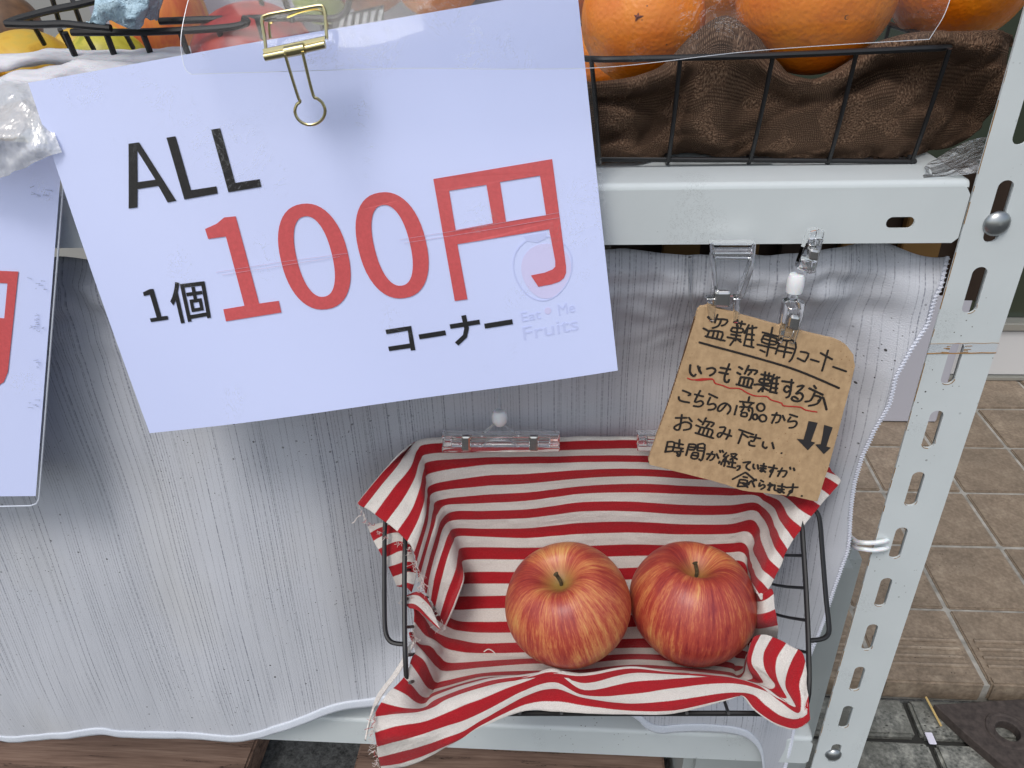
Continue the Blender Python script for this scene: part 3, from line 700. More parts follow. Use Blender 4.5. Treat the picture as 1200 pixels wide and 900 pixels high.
rows = [
 (-.3, [(419, 590), (434, 570), (454, 547), (473, 528), (492, 519)], [(560, 521), (740, 519), (850, 526)], [(885, 533), (925, 542), (955, 552)], [1.0]*4+[.5], R6, 0),
 (.05, [(423, 593), (440, 573), (459, 550), (477, 528), (496, 516)], [(560, 517.5), (740, 515), (850, 522)], [(885, 528), (925, 537), (962, 550)], A5, R6, 0),
 (.5, [(433, 598), (457, 565), (477, 542), (487, 522), (503, 514)], [(560, 513.5), (620, 513), (680, 512.5), (740, 512.5), (800, 515), (850, 519)], [(889, 527), (925, 537), (970, 545)], A5, R6, 0),
 (1, [(446, 608), (465, 582), (482, 558), (490, 535), (503, 527)], [(560, 526), (680, 522.5), (740, 520.5), (800, 524), (850, 530)], [(890, 537), (925, 546), (975, 552)], A5, R6, 0),
 (1.5, [(459, 617), (477, 592), (488, 567), (494, 545), (505, 535)], [(560, 533), (680, 530), (740, 529), (800, 532), (850, 538)], [(890, 547), (925, 556), (968, 554), (985, 563)], A5, R6, 0),
 (2, [(472, 629), (487, 603), (494, 582), (497.5, 558), (504, 546)], [(565, 539.5), (680, 537), (740, 537), (800, 540), (850, 547)], [(890, 556), (928, 564), (962, 564), (978, 574)], A5, R6, 0),
 (2.5, [(482, 640), (492, 617), (497.5, 597), (499, 577), (506, 562)], [(565, 551), (680, 546), (740, 545), (800, 548), (850, 553)], [(890, 563), (925, 572), (950, 576), (966, 587)], A5, R6, 0),
 (3, [(487, 652), (493, 630), (499, 607), (501, 588), (508, 572)], [(565, 564), (620, 561), (680, 555), (740, 553), (800, 556), (850, 560)], [(889, 569), (920, 580), (940, 590), (955, 599)], [.95, .95, .9, .5, .15], R6, 0),
 (3.5, [(488, 662), (495, 640), (502, 615), (505, 595), (512, 581)], [(565, 574.5), (620, 571), (680, 565), (740, 562), (800, 564.5), (850, 568)], [(888, 572), (920, 583), (930, 602), (945, 612)], [.9, .9, .8, .5, .15], R6, 0),
 (4, [(490, 671), (498, 642), (506, 615), (509, 602), (518, 590)], [(565, 584.5), (620, 582), (680, 573), (740, 571), (800, 573), (850, 575)], [(885, 576), (910, 592), (918, 609), (934, 626)], [.85, .85, .75, .5, .15], R6, 0),
 (4.5, [(492, 682), (502, 645), (511, 618), (516, 604), (530, 594)], [(565, 594), (620, 591), (680, 583), (740, 582), (800, 585), (850, 586)], [(883, 584), (903, 593), (912, 615), (926, 638)], [.8, .8, .7, .45, .1], R6, 0),
 (5, [(497, 691), (502, 667), (510, 637), (517, 615), (530, 605)], [(565, 603), (620, 602), (680, 593), (740, 593), (800, 597), (850, 597.5)], [(883, 593), (900, 603), (907, 632), (919, 650)], [.75, .75, .65, .4, .1], R6, 0),
 (5.5, [(502, 699), (506, 673), (515, 643), (522, 622), (533, 614)], [(565, 614), (620, 612), (680, 605), (740, 605), (800, 608), (850, 608)], [(880, 603), (897, 615), (902, 643), (916, 661)], [.7, .7, .6, .4, .1], R6, 0),
 (6, [(507.5, 707), (512.5, 680), (521, 652), (528, 631), (535, 624)], [(565, 624), (620, 625), (680, 619), (740, 617), (800, 620), (850, 620)], [(878, 615), (888, 622), (886, 640), (895, 660), (910, 673)], [.68, .68, .6, .4, .1], R6, 0),
 (6.5, [(512.5, 716), (520, 687), (528, 658), (532.5, 642), (538, 634)], [(565, 634), (620, 636), (680, 632), (740, 631), (800, 632), (850, 631)], [(872, 630), (880, 634), (882, 650), (889, 670), (904, 685)], [.66, .66, .6, .4, .1], R6, 0),
 (7, [(518, 727), (528, 700), (538, 677), (539, 660), (542, 650)], [(567, 648), (680, 647), (740, 644), (800, 645), (850, 642)], [(869, 641), (877, 644), (878, 662), (884, 680), (897, 696)], [.64, .64, .58, .4, .1], R6, 0),
 (7.4, [(522, 733), (532, 711), (542.5, 681), (542, 668), (543, 661)], [(567, 660), (620, 661), (680, 658), (740, 656), (800, 655), (850, 651)], [(869, 651), (876, 655), (878, 674), (885, 690), (893, 703)], [.62, .62, .56, .3, .05], R6, 0),
 (8, [(514, 722), (522, 705), (530, 690), (538, 680), (545, 677)], [(567, 677), (620, 677), (680, 675), (740, 672), (800, 668), (850, 663)], [(868, 663), (876, 668), (880, 690), (888, 703), (904, 690)], [.1, .0, -.1, -.15, -.1], R6, 0),
 (8.5, [(506, 715), (515, 708), (525, 700), (534, 694), (542, 692)], [(567, 691), (680, 690), (740, 686), (800, 682), (850, 678)], [(866, 678), (874, 684), (881, 706), (890, 714), (908, 706)], [.1, .0, -.1, -.15, -.1], R6, 0),
 (9, [(498, 707), (507, 707), (517, 706), (527, 706), (538, 707)], [(567, 706), (680, 704), (740, 700), (800, 696), (850, 692)], [(865, 694), (873, 702), (880, 726), (890, 730), (910, 723)], [.2, .1, 0, -.05, 0], R6, 0),
 (9.5, [(489, 704), (499, 706), (509, 711), (520, 718), (534, 722)], [(567, 721), (620, 720), (680, 718), (740, 714), (800, 712), (850, 712)], [(864, 716), (872, 724), (880, 743), (894, 742), (912, 740)], [.4, .3, .1, 0, 0], [0, .1, .3, .55, .7, .8], 0),
 (10, [(484, 702), (497, 711), (510, 720), (526, 727), (540, 734)], [(567, 736), (620, 735), (680, 733), (740, 728), (800, 728), (850, 730)], [(863, 737), (870, 745), (880, 754), (894, 755), (908, 752)], [.5, .4, .2, .1, .02], [0, 0, .1, .2, .3, .4], 0),
 (10.5, [(483, 707), (495, 718), (508, 731), (522, 742), (535, 745)], [(567, 748), (680, 746), (740, 742), (800, 742), (850, 745)], [(863, 750), (870, 757), (880, 762), (892, 762), (904, 760)], [.5, .4, .2, .1, .02], [0, 0, 0, .1, .2, .3], 0),
 (11, [(486, 718), (497, 731), (506, 745), (521, 751), (538, 756)], [(562, 761), (620, 759), (680, 758), (740, 755), (800, 756), (850, 760)], [(862, 766), (874, 769), (885, 769), (898, 768)], [.5, .35, .2, .1, .02], [0, 0, 0, 0, .1, .15], 0),
 (11.5, [(484, 739), (496, 755), (511, 756), (520, 767), (535, 771)], [(562, 771), (620, 770), (680, 767), (740, 764), (800, 766), (850, 772)], [(862, 776), (872, 777), (884, 777), (894, 776)], [.5, .35, .25, .1, .02], [0, 0, 0, 0, .1, .15], 0),
 (12, [(480, 742), (487, 754), (500, 762), (509, 771), (521, 782)], [(562, 780), (610, 775), (680, 774), (740, 770), (800, 773), (850, 780)], [(860, 784), (870, 785), (879, 783), (888, 780)], [.55, .45, .3, .15, .05], [0, 0, 0, 0, .1, .2], 0),
 (12.5, [(487, 762), (499, 770), (507, 785), (514, 794), (526, 792)], [(562, 786.5), (610, 783), (680, 783), (740, 777), (800, 780), (850, 786)], [(862, 790), (870, 787), (874, 774), (880, 757)], [.6, .5, .35, .2, .1], [.05, 0, 0, .1, .3, .5], 0),
 (13, [(483, 771), (492, 780), (500, 794), (506, 803), (519, 803)], [(562, 793), (610, 790), (680, 788), (740, 782), (800, 785), (850, 790)], [(864, 794), (872, 790), (876, 775), (883, 751)], [.7, .6, .4, .25, .12], [.05, .05, .1, .2, .4, .6], 0),
 (13.5, [(478, 786), (487, 800), (496, 812), (504, 814), (512, 810)], [(562, 795), (610, 792.5), (680, 791), (740, 785), (800, 788), (850, 794)], [(868, 797), (875, 793), (877, 775), (884, 748)], [.8, .7, .5, .35, .2], [.1, .1, .2, .35, .55, .7], 0),
 (14, [(467, 801), (478, 807), (490, 819), (500, 821), (513, 812)], [(562, 797), (610, 794.5), (680, 793), (740, 787), (800, 790), (850, 795)], [(875, 799), (888, 800), (890, 796), (876, 782), (879, 764), (886, 745)], [.9, .85, .65, .5, .3], [.2, .2, .3, .5, .7, .85], 0),
 (14.5, [(454, 813), (471, 821), (486, 829), (498, 828), (511, 818)], [(562, 799), (609, 792), (645, 786), (680, 790), (740, 782), (808, 791), (850, 794)], [(880, 801), (895, 804), (907, 799), (889, 784), (890, 762), (898, 744)], [1, .95, .85, .7, .6], [.4, .4, .5, .7, .85, .95], 0),
 (15, [(441, 833), (462, 834), (486, 833), (502, 830), (519, 820)], [(562, 804), (608, 796), (640, 791), (680, 797), (740, 786), (800, 790), (850, 794.5)], [(885, 803), (903, 812), (919, 817), (905, 792), (902, 768), (914, 750)], [1.05, 1.0, .95, .9, .85], [.75, .75, .8, .85, .95, 1], 0),
 (15.5, [(438, 848), (468, 841), (496, 838), (516, 830), (534, 820)], [(562, 810), (615, 795), (650, 784), (683, 805), (740, 793), (800, 791), (852, 793)], [(890, 804), (910, 817), (928, 826), (914, 797), (918, 776), (928, 758)], [1.08, 1.05, 1.02, 1.0, 1.0], [1, 1, 1, .95, 1, 1], 0),
 (16, [(441, 868), (468, 860), (496, 854), (522, 845.5), (543, 838)], [(568, 828), (615, 804), (650, 795), (687, 813), (740, 807), (797, 800), (852, 796)], [(893, 805), (915, 819), (935, 833), (924, 806), (930, 785), (941, 766)], [1.1, 1.08, 1.05, 1.04, 1.03], [1.02, 1.02, 1.03, .98, 1.0, 1.0], 1),
 (16.5, [(442, 880), (468, 873), (496, 865), (522, 857), (543, 851)], [(571, 840), (613, 814), (650, 804), (683, 817), (740, 820), (797, 812), (852, 806)], [(890, 812), (917, 831), (938, 843), (946, 835), (943, 812), (945, 790)], [1.1, 1.08, 1.06, 1.05, 1.04], [1.03, 1.03, 1.03, 1.02, 1, 1], 1),
 (17, [(445, 893), (468, 888), (496, 880), (521, 871), (543, 862)], [(566, 847), (611, 820), (650, 812), (687, 820), (740, 828.5), (797, 827), (852, 816)], [(873, 815), (882, 825), (898, 838), (925, 850), (941, 848), (948, 838)], [1.1, 1.08, 1.06, 1.04, 1.02], [1.03, 1.03, 1.03, 1.03, 1.02, 1], 1),
 (17.55, [(447, 901), (475, 898), (504, 886), (524, 874), (543, 864)], [(568, 852), (610, 833), (650, 834), (687, 836), (740, 837.5), (797, 835), (850, 820)], [(868, 815), (878, 827), (889, 838), (921, 855), (938, 854), (949, 841)], [1.1, 1.08, 1.05, 1.02, 1.0], [1.02, 1.02, 1.03, 1.03, 1.02, 1], 1),
]
KP = []; KV = []
for v, L, m_, R, wl, wr, hang in rows:
    if len(wl) < 5: wl = list(wl)+[.15]*(5-len(wl))
    pts = [(q, w) for q, w in zip(L, wl)]
    wm = 0 if v < 13 else min(1.02, (v-12.9)/2.2)
    if v >= 15.5: wm = 1.02
    pts += [(q, wm) for q in mid(m_)]
    pts += [(q, w) for q, w in zip(resamp(R, 6), wr)]
    row = []
    for (x, y), wgt in pts:
        vr = ray(x, y); tm = (yrow(v)-CAM.y)/vr.y; tr = t_rim(x, y)
        if x > 700 and v < 7: tm = min(tm, t_rim(x, y)+.11)
        t = tm+(tr-tm)*wgt
        p = CAM+vr*t
        if hang and p.y < -.142: p = CAM+vr*((-.142-CAM.y)/vr.y)
        row.append(p)
    KP.append(row); KV.append(v)
SR, SCn = 6, 8
G = crgrid(KP, SR, SCn)
VV = []
for a, b in zip(KV, KV[1:]): VV += [a+(b-a)*k/SR for k in range(SR)]
VV.append(KV[-1])
cl_u = []
acc = [0.0]
for j in range(1, len(G[0])):
    acc.append(acc[-1] + sum((G[i][j]-G[i][j-1]).length for i in range(0, len(G), 12))/len(range(0, len(G), 12)))
for i, r in enumerate(G):
    for j, p in enumerate(r):
        k = .0016*noise.noise(Vector((p.x*42, p.y*55, p.z*55))) + .0006*noise.noise(Vector((p.x*130, p.y*130, p.z*130)))
        p += Vector((k*.3, -k, k))
CL = gridmesh('striped_cloth', G, STRIPE, None, lambda i, j: (acc[j], VV[i], 0), .0011)
tag(CL, 'red and white striped canvas cloth lining the wire basket under the apples', 'cloth')
# the folded-under corner on the left (hangs behind the handle)
fk = [[(431, 617), (445, 613), (460, 612), (474, 622)], [(437, 632), (450, 628), (466, 627), (480, 634)], [(447, 650), (458, 648), (470, 646), (484, 650)], [(457, 668), (466, 668), (477, 668), (488, 672)], [(465, 687), (470, 688), (476, 688), (482, 694)]]
FG = crgrid([[rimP(x, y, .012+.003*math.sin(i*1.7+j)) for j, (x, y) in enumerate(r)] for i, r in enumerate(fk)], 6, 6)
gridmesh('folded_corner', FG, STRIPE, CL, lambda i, j: (j*.002, .25+ .148*i + .02*j, 0), .0011)
# little frayed roll of cloth by the left wall wires
fk2 = [[(471, 701), (480, 697), (490, 694), (500, 700)], [(474, 707), (484, 703), (494, 705), (507, 716)], [(480, 712), (490, 715), (503, 727), (516, 738)]]
FG = crgrid([[rimP(x, y, .010-.004*i) for j, (x, y) in enumerate(r)] for i, r in enumerate(fk2)], 5, 6)
gridmesh('frayed_roll', FG, STRIPE, CL, lambda i, j: (j*.002, .2+.09*i-.02*j, 0), .0012)
# white folded strip at the front left corner
fk3 = [[(486, 752), (470, 784), (452, 808), (441, 826)], [(480, 756), (466, 788), (447, 812), (437, 832)], [(477, 764), (461, 790), (442, 816), (431, 852)], [(474, 772), (458, 795), (440, 822), (428, 868)]]
FG = crgrid([[rimP(x, y, .006+.002*i) for (x, y) in r] for i, r in enumerate(fk3)], 4, 6)
gridmesh('folded_edge', FG, STRIPE, CL, lambda i, j: (j*.002, .5+.03*math.sin(i), 0), .001)
THR = plain('loose_thread', srgb(206, 196, 190), .9); THRR = plain('loose_red_thread', srgb(170, 60, 66), .9)
random.seed(3)
mb = MB(); mb2 = MB()
def fray(path, n, L, rimd=.0):
    P = crom([rimP(x, y, rimd) for x, y in path], 12)
    for k in range(n):
        p = random.choice(P); d = Vector((random.uniform(-1, .3), random.uniform(-.6, .2), random.uniform(-1, .3))).normalized()*random.uniform(.3, 1)*L
        c = Vector((random.uniform(-1, 1), random.uniform(-1, 0), random.uniform(-1, 1)))*L*.4
        (mb if random.random() < .8 else mb2).tube([p, p+d*.5+c, p+d+c*.4], random.uniform(.00009, .00017), 4, smooth=3)
fray([(421, 590), (432, 612), (452, 628), (480, 641)], 60, .004, -.001)
fray([(480, 641), (487, 658), (493, 675), (497, 690)], 46, .009, .002)
fray([(497, 690), (508, 709), (521, 732)], 26, .006, .012)
fray([(474, 700), (492, 702), (506, 716), (518, 736)], 44, .007, .006)
fray([(440, 835), (437, 860), (443, 895)], 60, .005, -.006)
fray([(484, 740), (487, 752), (480, 762)], 24, .007, .01)
P = [rimP(x, y, -.003) for x, y in ((423, 604), (419, 606), (415, 612), (412, 613))]; mb.tube(P, .0003, 4, smooth=4)
fy = mb.build('frayed_threads', THR, CL); fy['kind'] = 'stuff'
fy = mb2.build('frayed_threads', THRR, CL); fy['kind'] = 'stuff'
mb = MB(); P = [atT(x, y, .548) for x, y in ((568, 763), (573, 760), (578, 762), (583, 767))]; mb.tube([p + Vector((0, -.004, .004)) for p in P], .0004, 5, smooth=4)
mb.build('lint', THR, CL)
# ================================================================== APPLES
def apple(cx, cy, rpx, R, tilt, label, seed, sq=1.0, topk=1.0, red=0.0):
    t = R*FPX/rpx; R *= .975; c = atT(cx, cy, t); rnd = random.Random(seed)
    nu, nv = 72, 48; v = []; f = []; sk = []; tp = []
    for i in range(nv+1):
        th = math.pi*i/nv
        for j in range(nu):
            ph = 2*math.pi*j/nu
            s, cc = math.sin(th)**.9, math.cos(th)
            rr = 1.0 + .035*math.cos(th) - .02*math.cos(2*th)
            dip = .34*math.exp(-(th/.27)**2)+.10*math.exp(-(th/.5)**2) ; dip2 = .26*math.exp(-((math.pi-th)/.36)**2)
            rib = .012*math.cos(5*ph+seed)*(abs(cc)**1.5) + .012*math.cos(2*ph+seed*2)
            x, y, z = s*math.cos(ph)*(rr+rib), s*math.sin(ph)*(rr+rib), cc*1.0*rr*sq - dip + dip2*.8
            x *= (1 - .16*max(0, -cc)**1.3); y *= (1 - .16*max(0, -cc)**1.3)
            p = Vector((x, y, z+.02*math.cos(ph+seed)*s))*R
            p += Vector((math.cos(ph), math.sin(ph), 0))*s*R*.012*noise.noise(Vector((x*2+seed, y*2, z*2)))
            v.append(p); sk.append((math.cos(ph) + seed*3.1, math.sin(ph), th*.9)); tp.append(math.exp(-(th/.20)**2)*1.1*topk + .4*math.exp(-((math.pi-th)/.3)**2))
    for i in range(nv):
        for j in range(nu): f.append([i*nu+j, (i+1)*nu+j, (i+1)*nu+(j+1) % nu, i*nu+(j+1) % nu])
    rot = Matrix.Rotation(tilt[0], 4, 'X') @ Matrix.Rotation(tilt[1], 4, 'Y')
    th_ = thing('apple', label, 'apple', c-Vector((0, 0, R*.95)), 'apples in the lined basket')
    ob = finish('flesh', [c+(rot @ p) for p in v], f, APPLE, th_, True, {'skin': sk, 'top': tp, 'redness': [red]*len(v)}); ob.name = 'skin'
    st = MB(); b0 = R*(sq*1.01-.44)
    q = [Vector((0, 0, b0-.003)), Vector((.0004, 0, b0+.004)), Vector((-.0008, .0006, b0+.009)), Vector((-.0014, .0010, b0+.0108))]
    st.tube([c+(rot @ p) for p in q], lambda t: .0013+.0007*max(0, t-.7)/.3, 10, smooth=4)
    m = MT('apple_stem'); m.color(m.ramp(m.noise(m.coord('Object'), 600, 3), (.3, srgb(38, 34, 24)), (.7, srgb(96, 84, 54)))); m.set(Roughness=.8)
    st.build('stem', m.m, th_)
    return th_
apple(666, 711, 74.5, .0435, (math.radians(6), math.radians(-12)), 'left apple with more yellow streaks and a wide stem hollow on the striped cloth', 1, .98, 1.0, -.02)
apple(811, 710, 73.5, .0435, (math.radians(-9), math.radians(2)), 'right apple, redder with a pinkish sheen, touching the left one on the striped cloth', 4, 1.0, .7, .022)
# ================================================================== PRICE SIGN (laminated A4)
C4 = [Vector((-.5305, -.022, .131)), Vector((-.2375, .000, .167)), Vector((-.210, -.034, -.039)), Vector((-.5035, -.056, -.074))]
U_ = (C4[1]-C4[0]); V_ = (C4[0]-C4[3])
ps_ = Plane3((C4[0]+C4[1]+C4[2]+C4[3])/4, U_, V_)
sign_px = [(32, 97), (676, -15), (724, 434), (175, 508)]
sign = thing('price_sign', 'large laminated white price sign ALL 100円 hung tilted by the binder clip', 'sign', tuple(ps_.to(0, -.1)))
cor = [ps_.hit(*q) for q in sign_px]
def sheetY(x, y): # gentle curl of the sheet
    return .0035*math.sin((x+.15)*11) - .004*max(0, (y+.02)/.1)**2*0 + .0012*math.sin(x*31+y*20)
def bend(plane, x, y, z, fn): return plane.to(x, y, z+fn(x, y))
def bil(c, s, t):
    a = (c[0][0]+(c[1][0]-c[0][0])*s, c[0][1]+(c[1][1]-c[0][1])*s); b = (c[3][0]+(c[2][0]-c[3][0])*s, c[3][1]+(c[2][1]-c[3][1])*s)
    return (a[0]+(b[0]-a[0])*t, a[1]+(b[1]-a[1])*t)
def sheet(name, plane, c, grow, z, mat, parent, fn, n=20, thick=.00025):
    cx = sum(q[0] for q in c)/4; cy = sum(q[1] for q in c)/4
    cc = [(q[0]+grow*(1 if q[0] > cx else -1), q[1]+grow*(1 if q[1] > cy else -1)) for q in c]
    G = []
    for i in range(n):
        r = []
        for j in range(n+6):
            x, y = bil(cc, j/(n+5), i/(n-1)); r.append(bend(plane, x, y, z, fn))
        G.append(r)
    return gridmesh(name, G, mat, parent, None, thick)
sheet('paper', ps_, cor, 0, 0, PAPER, sign, sheetY, 20, 0)
def outline(name, plane, loops_px, z, mat, parent, fn, dens=.006, thick=.0001, local=False):
    loops = []
    for lp in loops_px:
        L = [q if local else plane.hit(*q) for q in lp]; out = []
        for a, b in zip(L, L[1:]+L[:1]):
            d = math.hypot(a[0]-b[0], a[1]-b[1]); k = max(1, int(d/dens))
            out += [(a[0]+(b[0]-a[0])*i/k, a[1]+(b[1]-a[1])*i/k) for i in range(k)]
        loops.append(out)
    return flat_shape(name, loops, thick, mat, lambda v: bend(plane, v.x, v.y, z+v.z, fn), parent)
def Zc(pts, ox, oy, s): return [(ox+x/s, oy+y/s) for x, y in pts]
LET = .00045
outline('lettering', ps_, [Zc([(75, 98), (118, 92), (270, 328), (235, 335), (197, 268), (112, 281), (112, 355), (77, 360)], 130, 140, 3.462), Zc([(110, 125), (185, 243), (112, 253)], 130, 140, 3.462)], LET, BLACKINK, sign, sheetY)
outline('lettering', ps_, [Zc([(231, 73), (268, 67), (330, 285), (434, 269), (439, 298), (303, 323)], 130, 140, 3.462)], LET, BLACKINK, sign, sheetY)
outline('lettering', ps_, [Zc([(415, 40), (452, 34), (511, 255), (611, 239), (618, 270), (483, 293)], 130, 140, 3.462)], LET, BLACKINK, sign, sheetY)
outline('lettering', ps_, [Zc([(138, 697), (165, 684), (180, 683), (213, 794), (238, 791), (241, 806), (171, 817), (166, 802), (194, 798), (166, 706), (142, 712)], 130, 140, 3.462)], LET, BLACKINK, sign, sheetY)
outline('lettering', ps_, [Zc([(387, 442), (435, 420), (465, 395), (512, 390), (607, 742), (686, 731), (697, 778), (474, 813), (463, 765), (548, 751), (472, 472), (400, 482)], 130, 140, 3.462)], LET, REDINK, sign, sheetY)
def zero(cx, cy):
    def ring(ax, by, n=48, e=2.25):
        o = []
        for k in range(n):
            t = 2*math.pi*k/n; c_, s_ = math.cos(t), math.sin(t)
            a = math.copysign(abs(c_)**(2/e), c_)*ax; b = math.copysign(abs(s_)**(2/e), s_)*by
            o.append((cx+a+.235*b, cy-.155*a+b))
        return o
    outline('lettering', ps_, [ring(39, 61.5), ring(20.5, 47)], LET, REDINK, sign, sheetY)
zero(370, 299.3); zero(461, 285.8)
yen = Zc([(745, 155), (1017, 111), (1049, 358), (1049, 372), (1044, 384), (1034, 392), (1015, 398), (985, 403), (968, 377), (1000, 371), (1018, 364), (1024, 358), (1024, 345), (1010, 272), (800, 304), (823, 430), (794, 434)], 130, 130, 1.967)
h1 = Zc([(781, 182), (866, 169), (881, 257), (796, 272)], 130, 130, 1.967); h2 = Zc([(897, 163), (989, 149), (1003, 240), (911, 254)], 130, 130, 1.967)
outline('lettering', ps_, [yen, h1, h2], LET, REDINK, sign, sheetY)
def fonttext(name, body, quad, plane, z, mat, parent, fn, off=0):
    v, f = font_mesh(body, off); c = [plane.hit(*q) for q in quad]
    vv = []
    for (a, b, k) in v: x, y = bil(c, a, 1-b); vv.append(bend(plane, x, y, z+k*.02, fn))
    return finish(name, vv, f, mat, parent, False)
fonttext('lettering', '個', [(196.5, 330.5), (241, 325.5), (249.5, 371), (208.5, 378.5)], ps_, LET, BLACKINK, sign, sheetY, .012)
def bars(lines, w, mat, par, plane=ps_, fn=sheetY, z=LET, ox=130, oy=130, s=1.967):
    loops = []
    for ln in lines:
        L = [plane.hit(ox+x/s, oy+y/s) for x, y in ln]; sc = (plane.hit(ox, oy)[0]-plane.hit(ox+1/s, oy)[0]); hw = abs(sc)*w/2
        a = []; b = []
        for i, p in enumerate(L):
            q0 = L[max(0, i-1)]; q1 = L[min(len(L)-1, i+1)]
            dx, dy = q1[0]-q0[0], q1[1]-q0[1]; d = math.hypot(dx, dy); nx, ny = -dy/d*hw, dx/d*hw
            if 0 < i < len(L)-1 and len(L) == 3: nx *= 1.3; ny *= 1.3
            a.append((p[0]+nx, p[1]+ny)); b.append((p[0]-nx, p[1]-ny))
        loops.append(a+b[::-1])
    for k, l in enumerate(loops): outline('lettering', plane, [l], z+.00002*k, mat, par, fn, local=True)
bars([[(636, 506), (690, 497), (698, 548)], [(642, 545), (694, 537)]], 12, BLACKINK, sign)
bars([[(712, 517), (773, 507)]], 13, BLACKINK, sign)
bars([[(783, 493), (851, 482)], [(814, 467), (821, 497), (817, 515), (798, 533)]], 12, BLACKINK, sign)
bars([[(862, 492), (926, 482)]], 13, BLACKINK, sign)
mb = MB()
for l in ([(470, 279), (540, 268), (600, 258), (655, 249)], [(475, 283), (560, 270), (655, 255)], [(255, 318), (330, 306), (410, 295)], [(262, 321), (400, 299)]):
    mb.tube([bend(ps_, *ps_.hit(x, y), .0007, sheetY) for x, y in l], .00008, 4, smooth=3)
sc_ = mb.build('scratch', plain('scratch_line', srgb(214, 186, 208), .5), sign); sc_['kind'] = 'stuff'
# faint printed shop mark
def ell(cx, cy, a, b, n=32, ex=0): return [(cx+a*math.cos(2*math.pi*k/n)*(1+ex*math.sin(2*math.pi*k/n)), cy+b*math.sin(2*math.pi*k/n)) for k in range(n)]
outline('faint_mark', ps_, [ell(640, 317, 29, 32, ex=-.14)], .00015, FAINTRED, sign, sheetY)
outline('faint_mark', ps_, [ell(636, 314, 35, 38, ex=-.14), ell(636, 314, 33.5, 36.5, ex=-.14)], .0002, FAINT, sign, sheetY)
outline('faint_mark', ps_, [[(613, 276), (640, 272), (640, 279), (630, 284), (618, 282)]], .0002, FAINT, sign, sheetY)
fonttext('faint_mark', 'Eat', [(610, 365), (633, 361), (634, 372), (612, 376)], ps_, .0002, FAINT, sign, sheetY)
outline('faint_mark', ps_, [ell(642, 363, 4, 4)], .0002, FAINTRED, sign, sheetY)
fonttext('faint_mark', 'Me', [(653, 356), (673, 353), (674, 365), (655, 369)], ps_, .0002, FAINT, sign, sheetY)
fonttext('faint_mark', 'Fruits', [(612, 382), (676, 370), (678, 386), (614, 397)], ps_, .0002, FAINT, sign, sheetY)
sheet('laminate', ps_, cor, .0035, .0009, FILM, sign, sheetY, 20, 0)
# ================================================================== second sign at the left edge
p2 = Plane3(atY(45, 400, -.022), (1, .02, -.03), (0.02, .12, 1))
s2 = thing('price_sign', 'partly seen laminated white price sign at the left edge with a red character', 'sign', tuple(p2.to(-.05, -.05)))
zero_f = lambda x, y: .002*math.sin(x*12)
c2 = [p2.hit(*q) for q in ((-330, 140), (75, 170), (41, 582), (-360, 590))]
sheet('paper', p2, c2, 0, 0, PAPER, s2, zero_f, 20, 0)
sheet('laminate', p2, [p2.hit(*q) for q in ((-330, 90), (80, 150), (46, 592), (-360, 600))], 0, .0008, FILM, s2, zero_f, 20, 0)
outline('lettering', p2, [[(-160, 312), (22, 318), (9, 436), (4, 448), (-6, 454), (-34, 454), (-32, 440), (-12, 439), (-7, 434), (-4, 386), (-150, 380), (-160, 450), (-175, 450)], [(-148, 326), (-85, 328), (-90, 368), (-150, 366)], [(-72, 328), (9, 332), (5, 373), (-78, 369)]], LET, REDINK, s2, zero_f)
le = MB(); le.tube([p2.to(*p2.hit(x, y), .001+zero_f(*p2.hit(x, y))) for x, y in ((-360, 600), (36, 592.5), (43, 590), (46, 584), (62, 388), (78, 200))], .0006, 6)
le.build('laminate_edge', plain('laminate_rim', srgb(196, 202, 214), .15, 0), s2)
mb = MB(); random.seed(11)
SM = plain('grey_smudge', srgb(150, 160, 190), .7)
for (cx, cy, w_, n) in ((48, 225, 12, 8), (44, 330, 9, 6), (45, 380, 6, 12), (40, 470, 9, 6), (45, 425, 5, 5)):
    for k in range(n):
        x, y = cx+random.gauss(0, w_*.5), cy+random.gauss(0, 5)
        q = [p2.hit(x+random.uniform(-4, 4), y+random.uniform(-1.5, 1.5)) for _ in range(3)]
        mb.tube([bend(p2, a, b, .0012, zero_f) for a, b in q], .00016, 4, flat=p2.N)
sg = mb.build('smudge', SM, s2); sg['kind'] = 'stuff'
# ================================================================== loose clear film over sign top and oranges
def filmgrid(rows, n=6):
    return crgrid([[atY(x, y, Y) for x, y, Y in r] for r in rows], n, n)
FG = filmgrid([
 [(240, -60, -.012), (330, -62, -.012), (470, -66, -.010), (600, -72, -.008), (760, -82, -.008), (920, -92, -.008), (1140, -100, -.008)],
 [(222, -5, -.022), (320, -6, -.022), (470, -10, -.020), (600, -12, -.018), (760, -18, -.016), (920, -22, -.014), (1121, -28, -.012)],
 [(212, 45, -.034), (310, 42, -.034), (470, 38, -.032), (600, 36, -.028), (740, 32, -.024), (900, 24, -.020), (1108, 14, -.018)],
 [(216, 78, -.040), (320, 72, -.040), (470, 68, -.038), (600, 68, -.032), (730, 66, -.024), (890, 50, -.020), (1094, 38, -.018)],
 [(224, 87, -.041), (330, 84, -.041), (480, 80, -.040), (600, 81, -.033), (720, 78, -.024), (890, 59, -.020), (1089, 46, -.018)]])
fo = gridmesh('clear_film', FG, FILM2, None, None, 0); tag(fo, 'loose clear plastic film overlapping the sign top and the oranges', 'plastic film')
EDG = plain('film_edge', srgb(214, 220, 230), .2); mb = MB(); mb.tube(FG[-1], .00018, 4); mb.tube([r[0] for r in FG], .00018, 4); mb.tube([r[-1] for r in FG], .00018, 4)
mb.build('film_edge', EDG, fo)
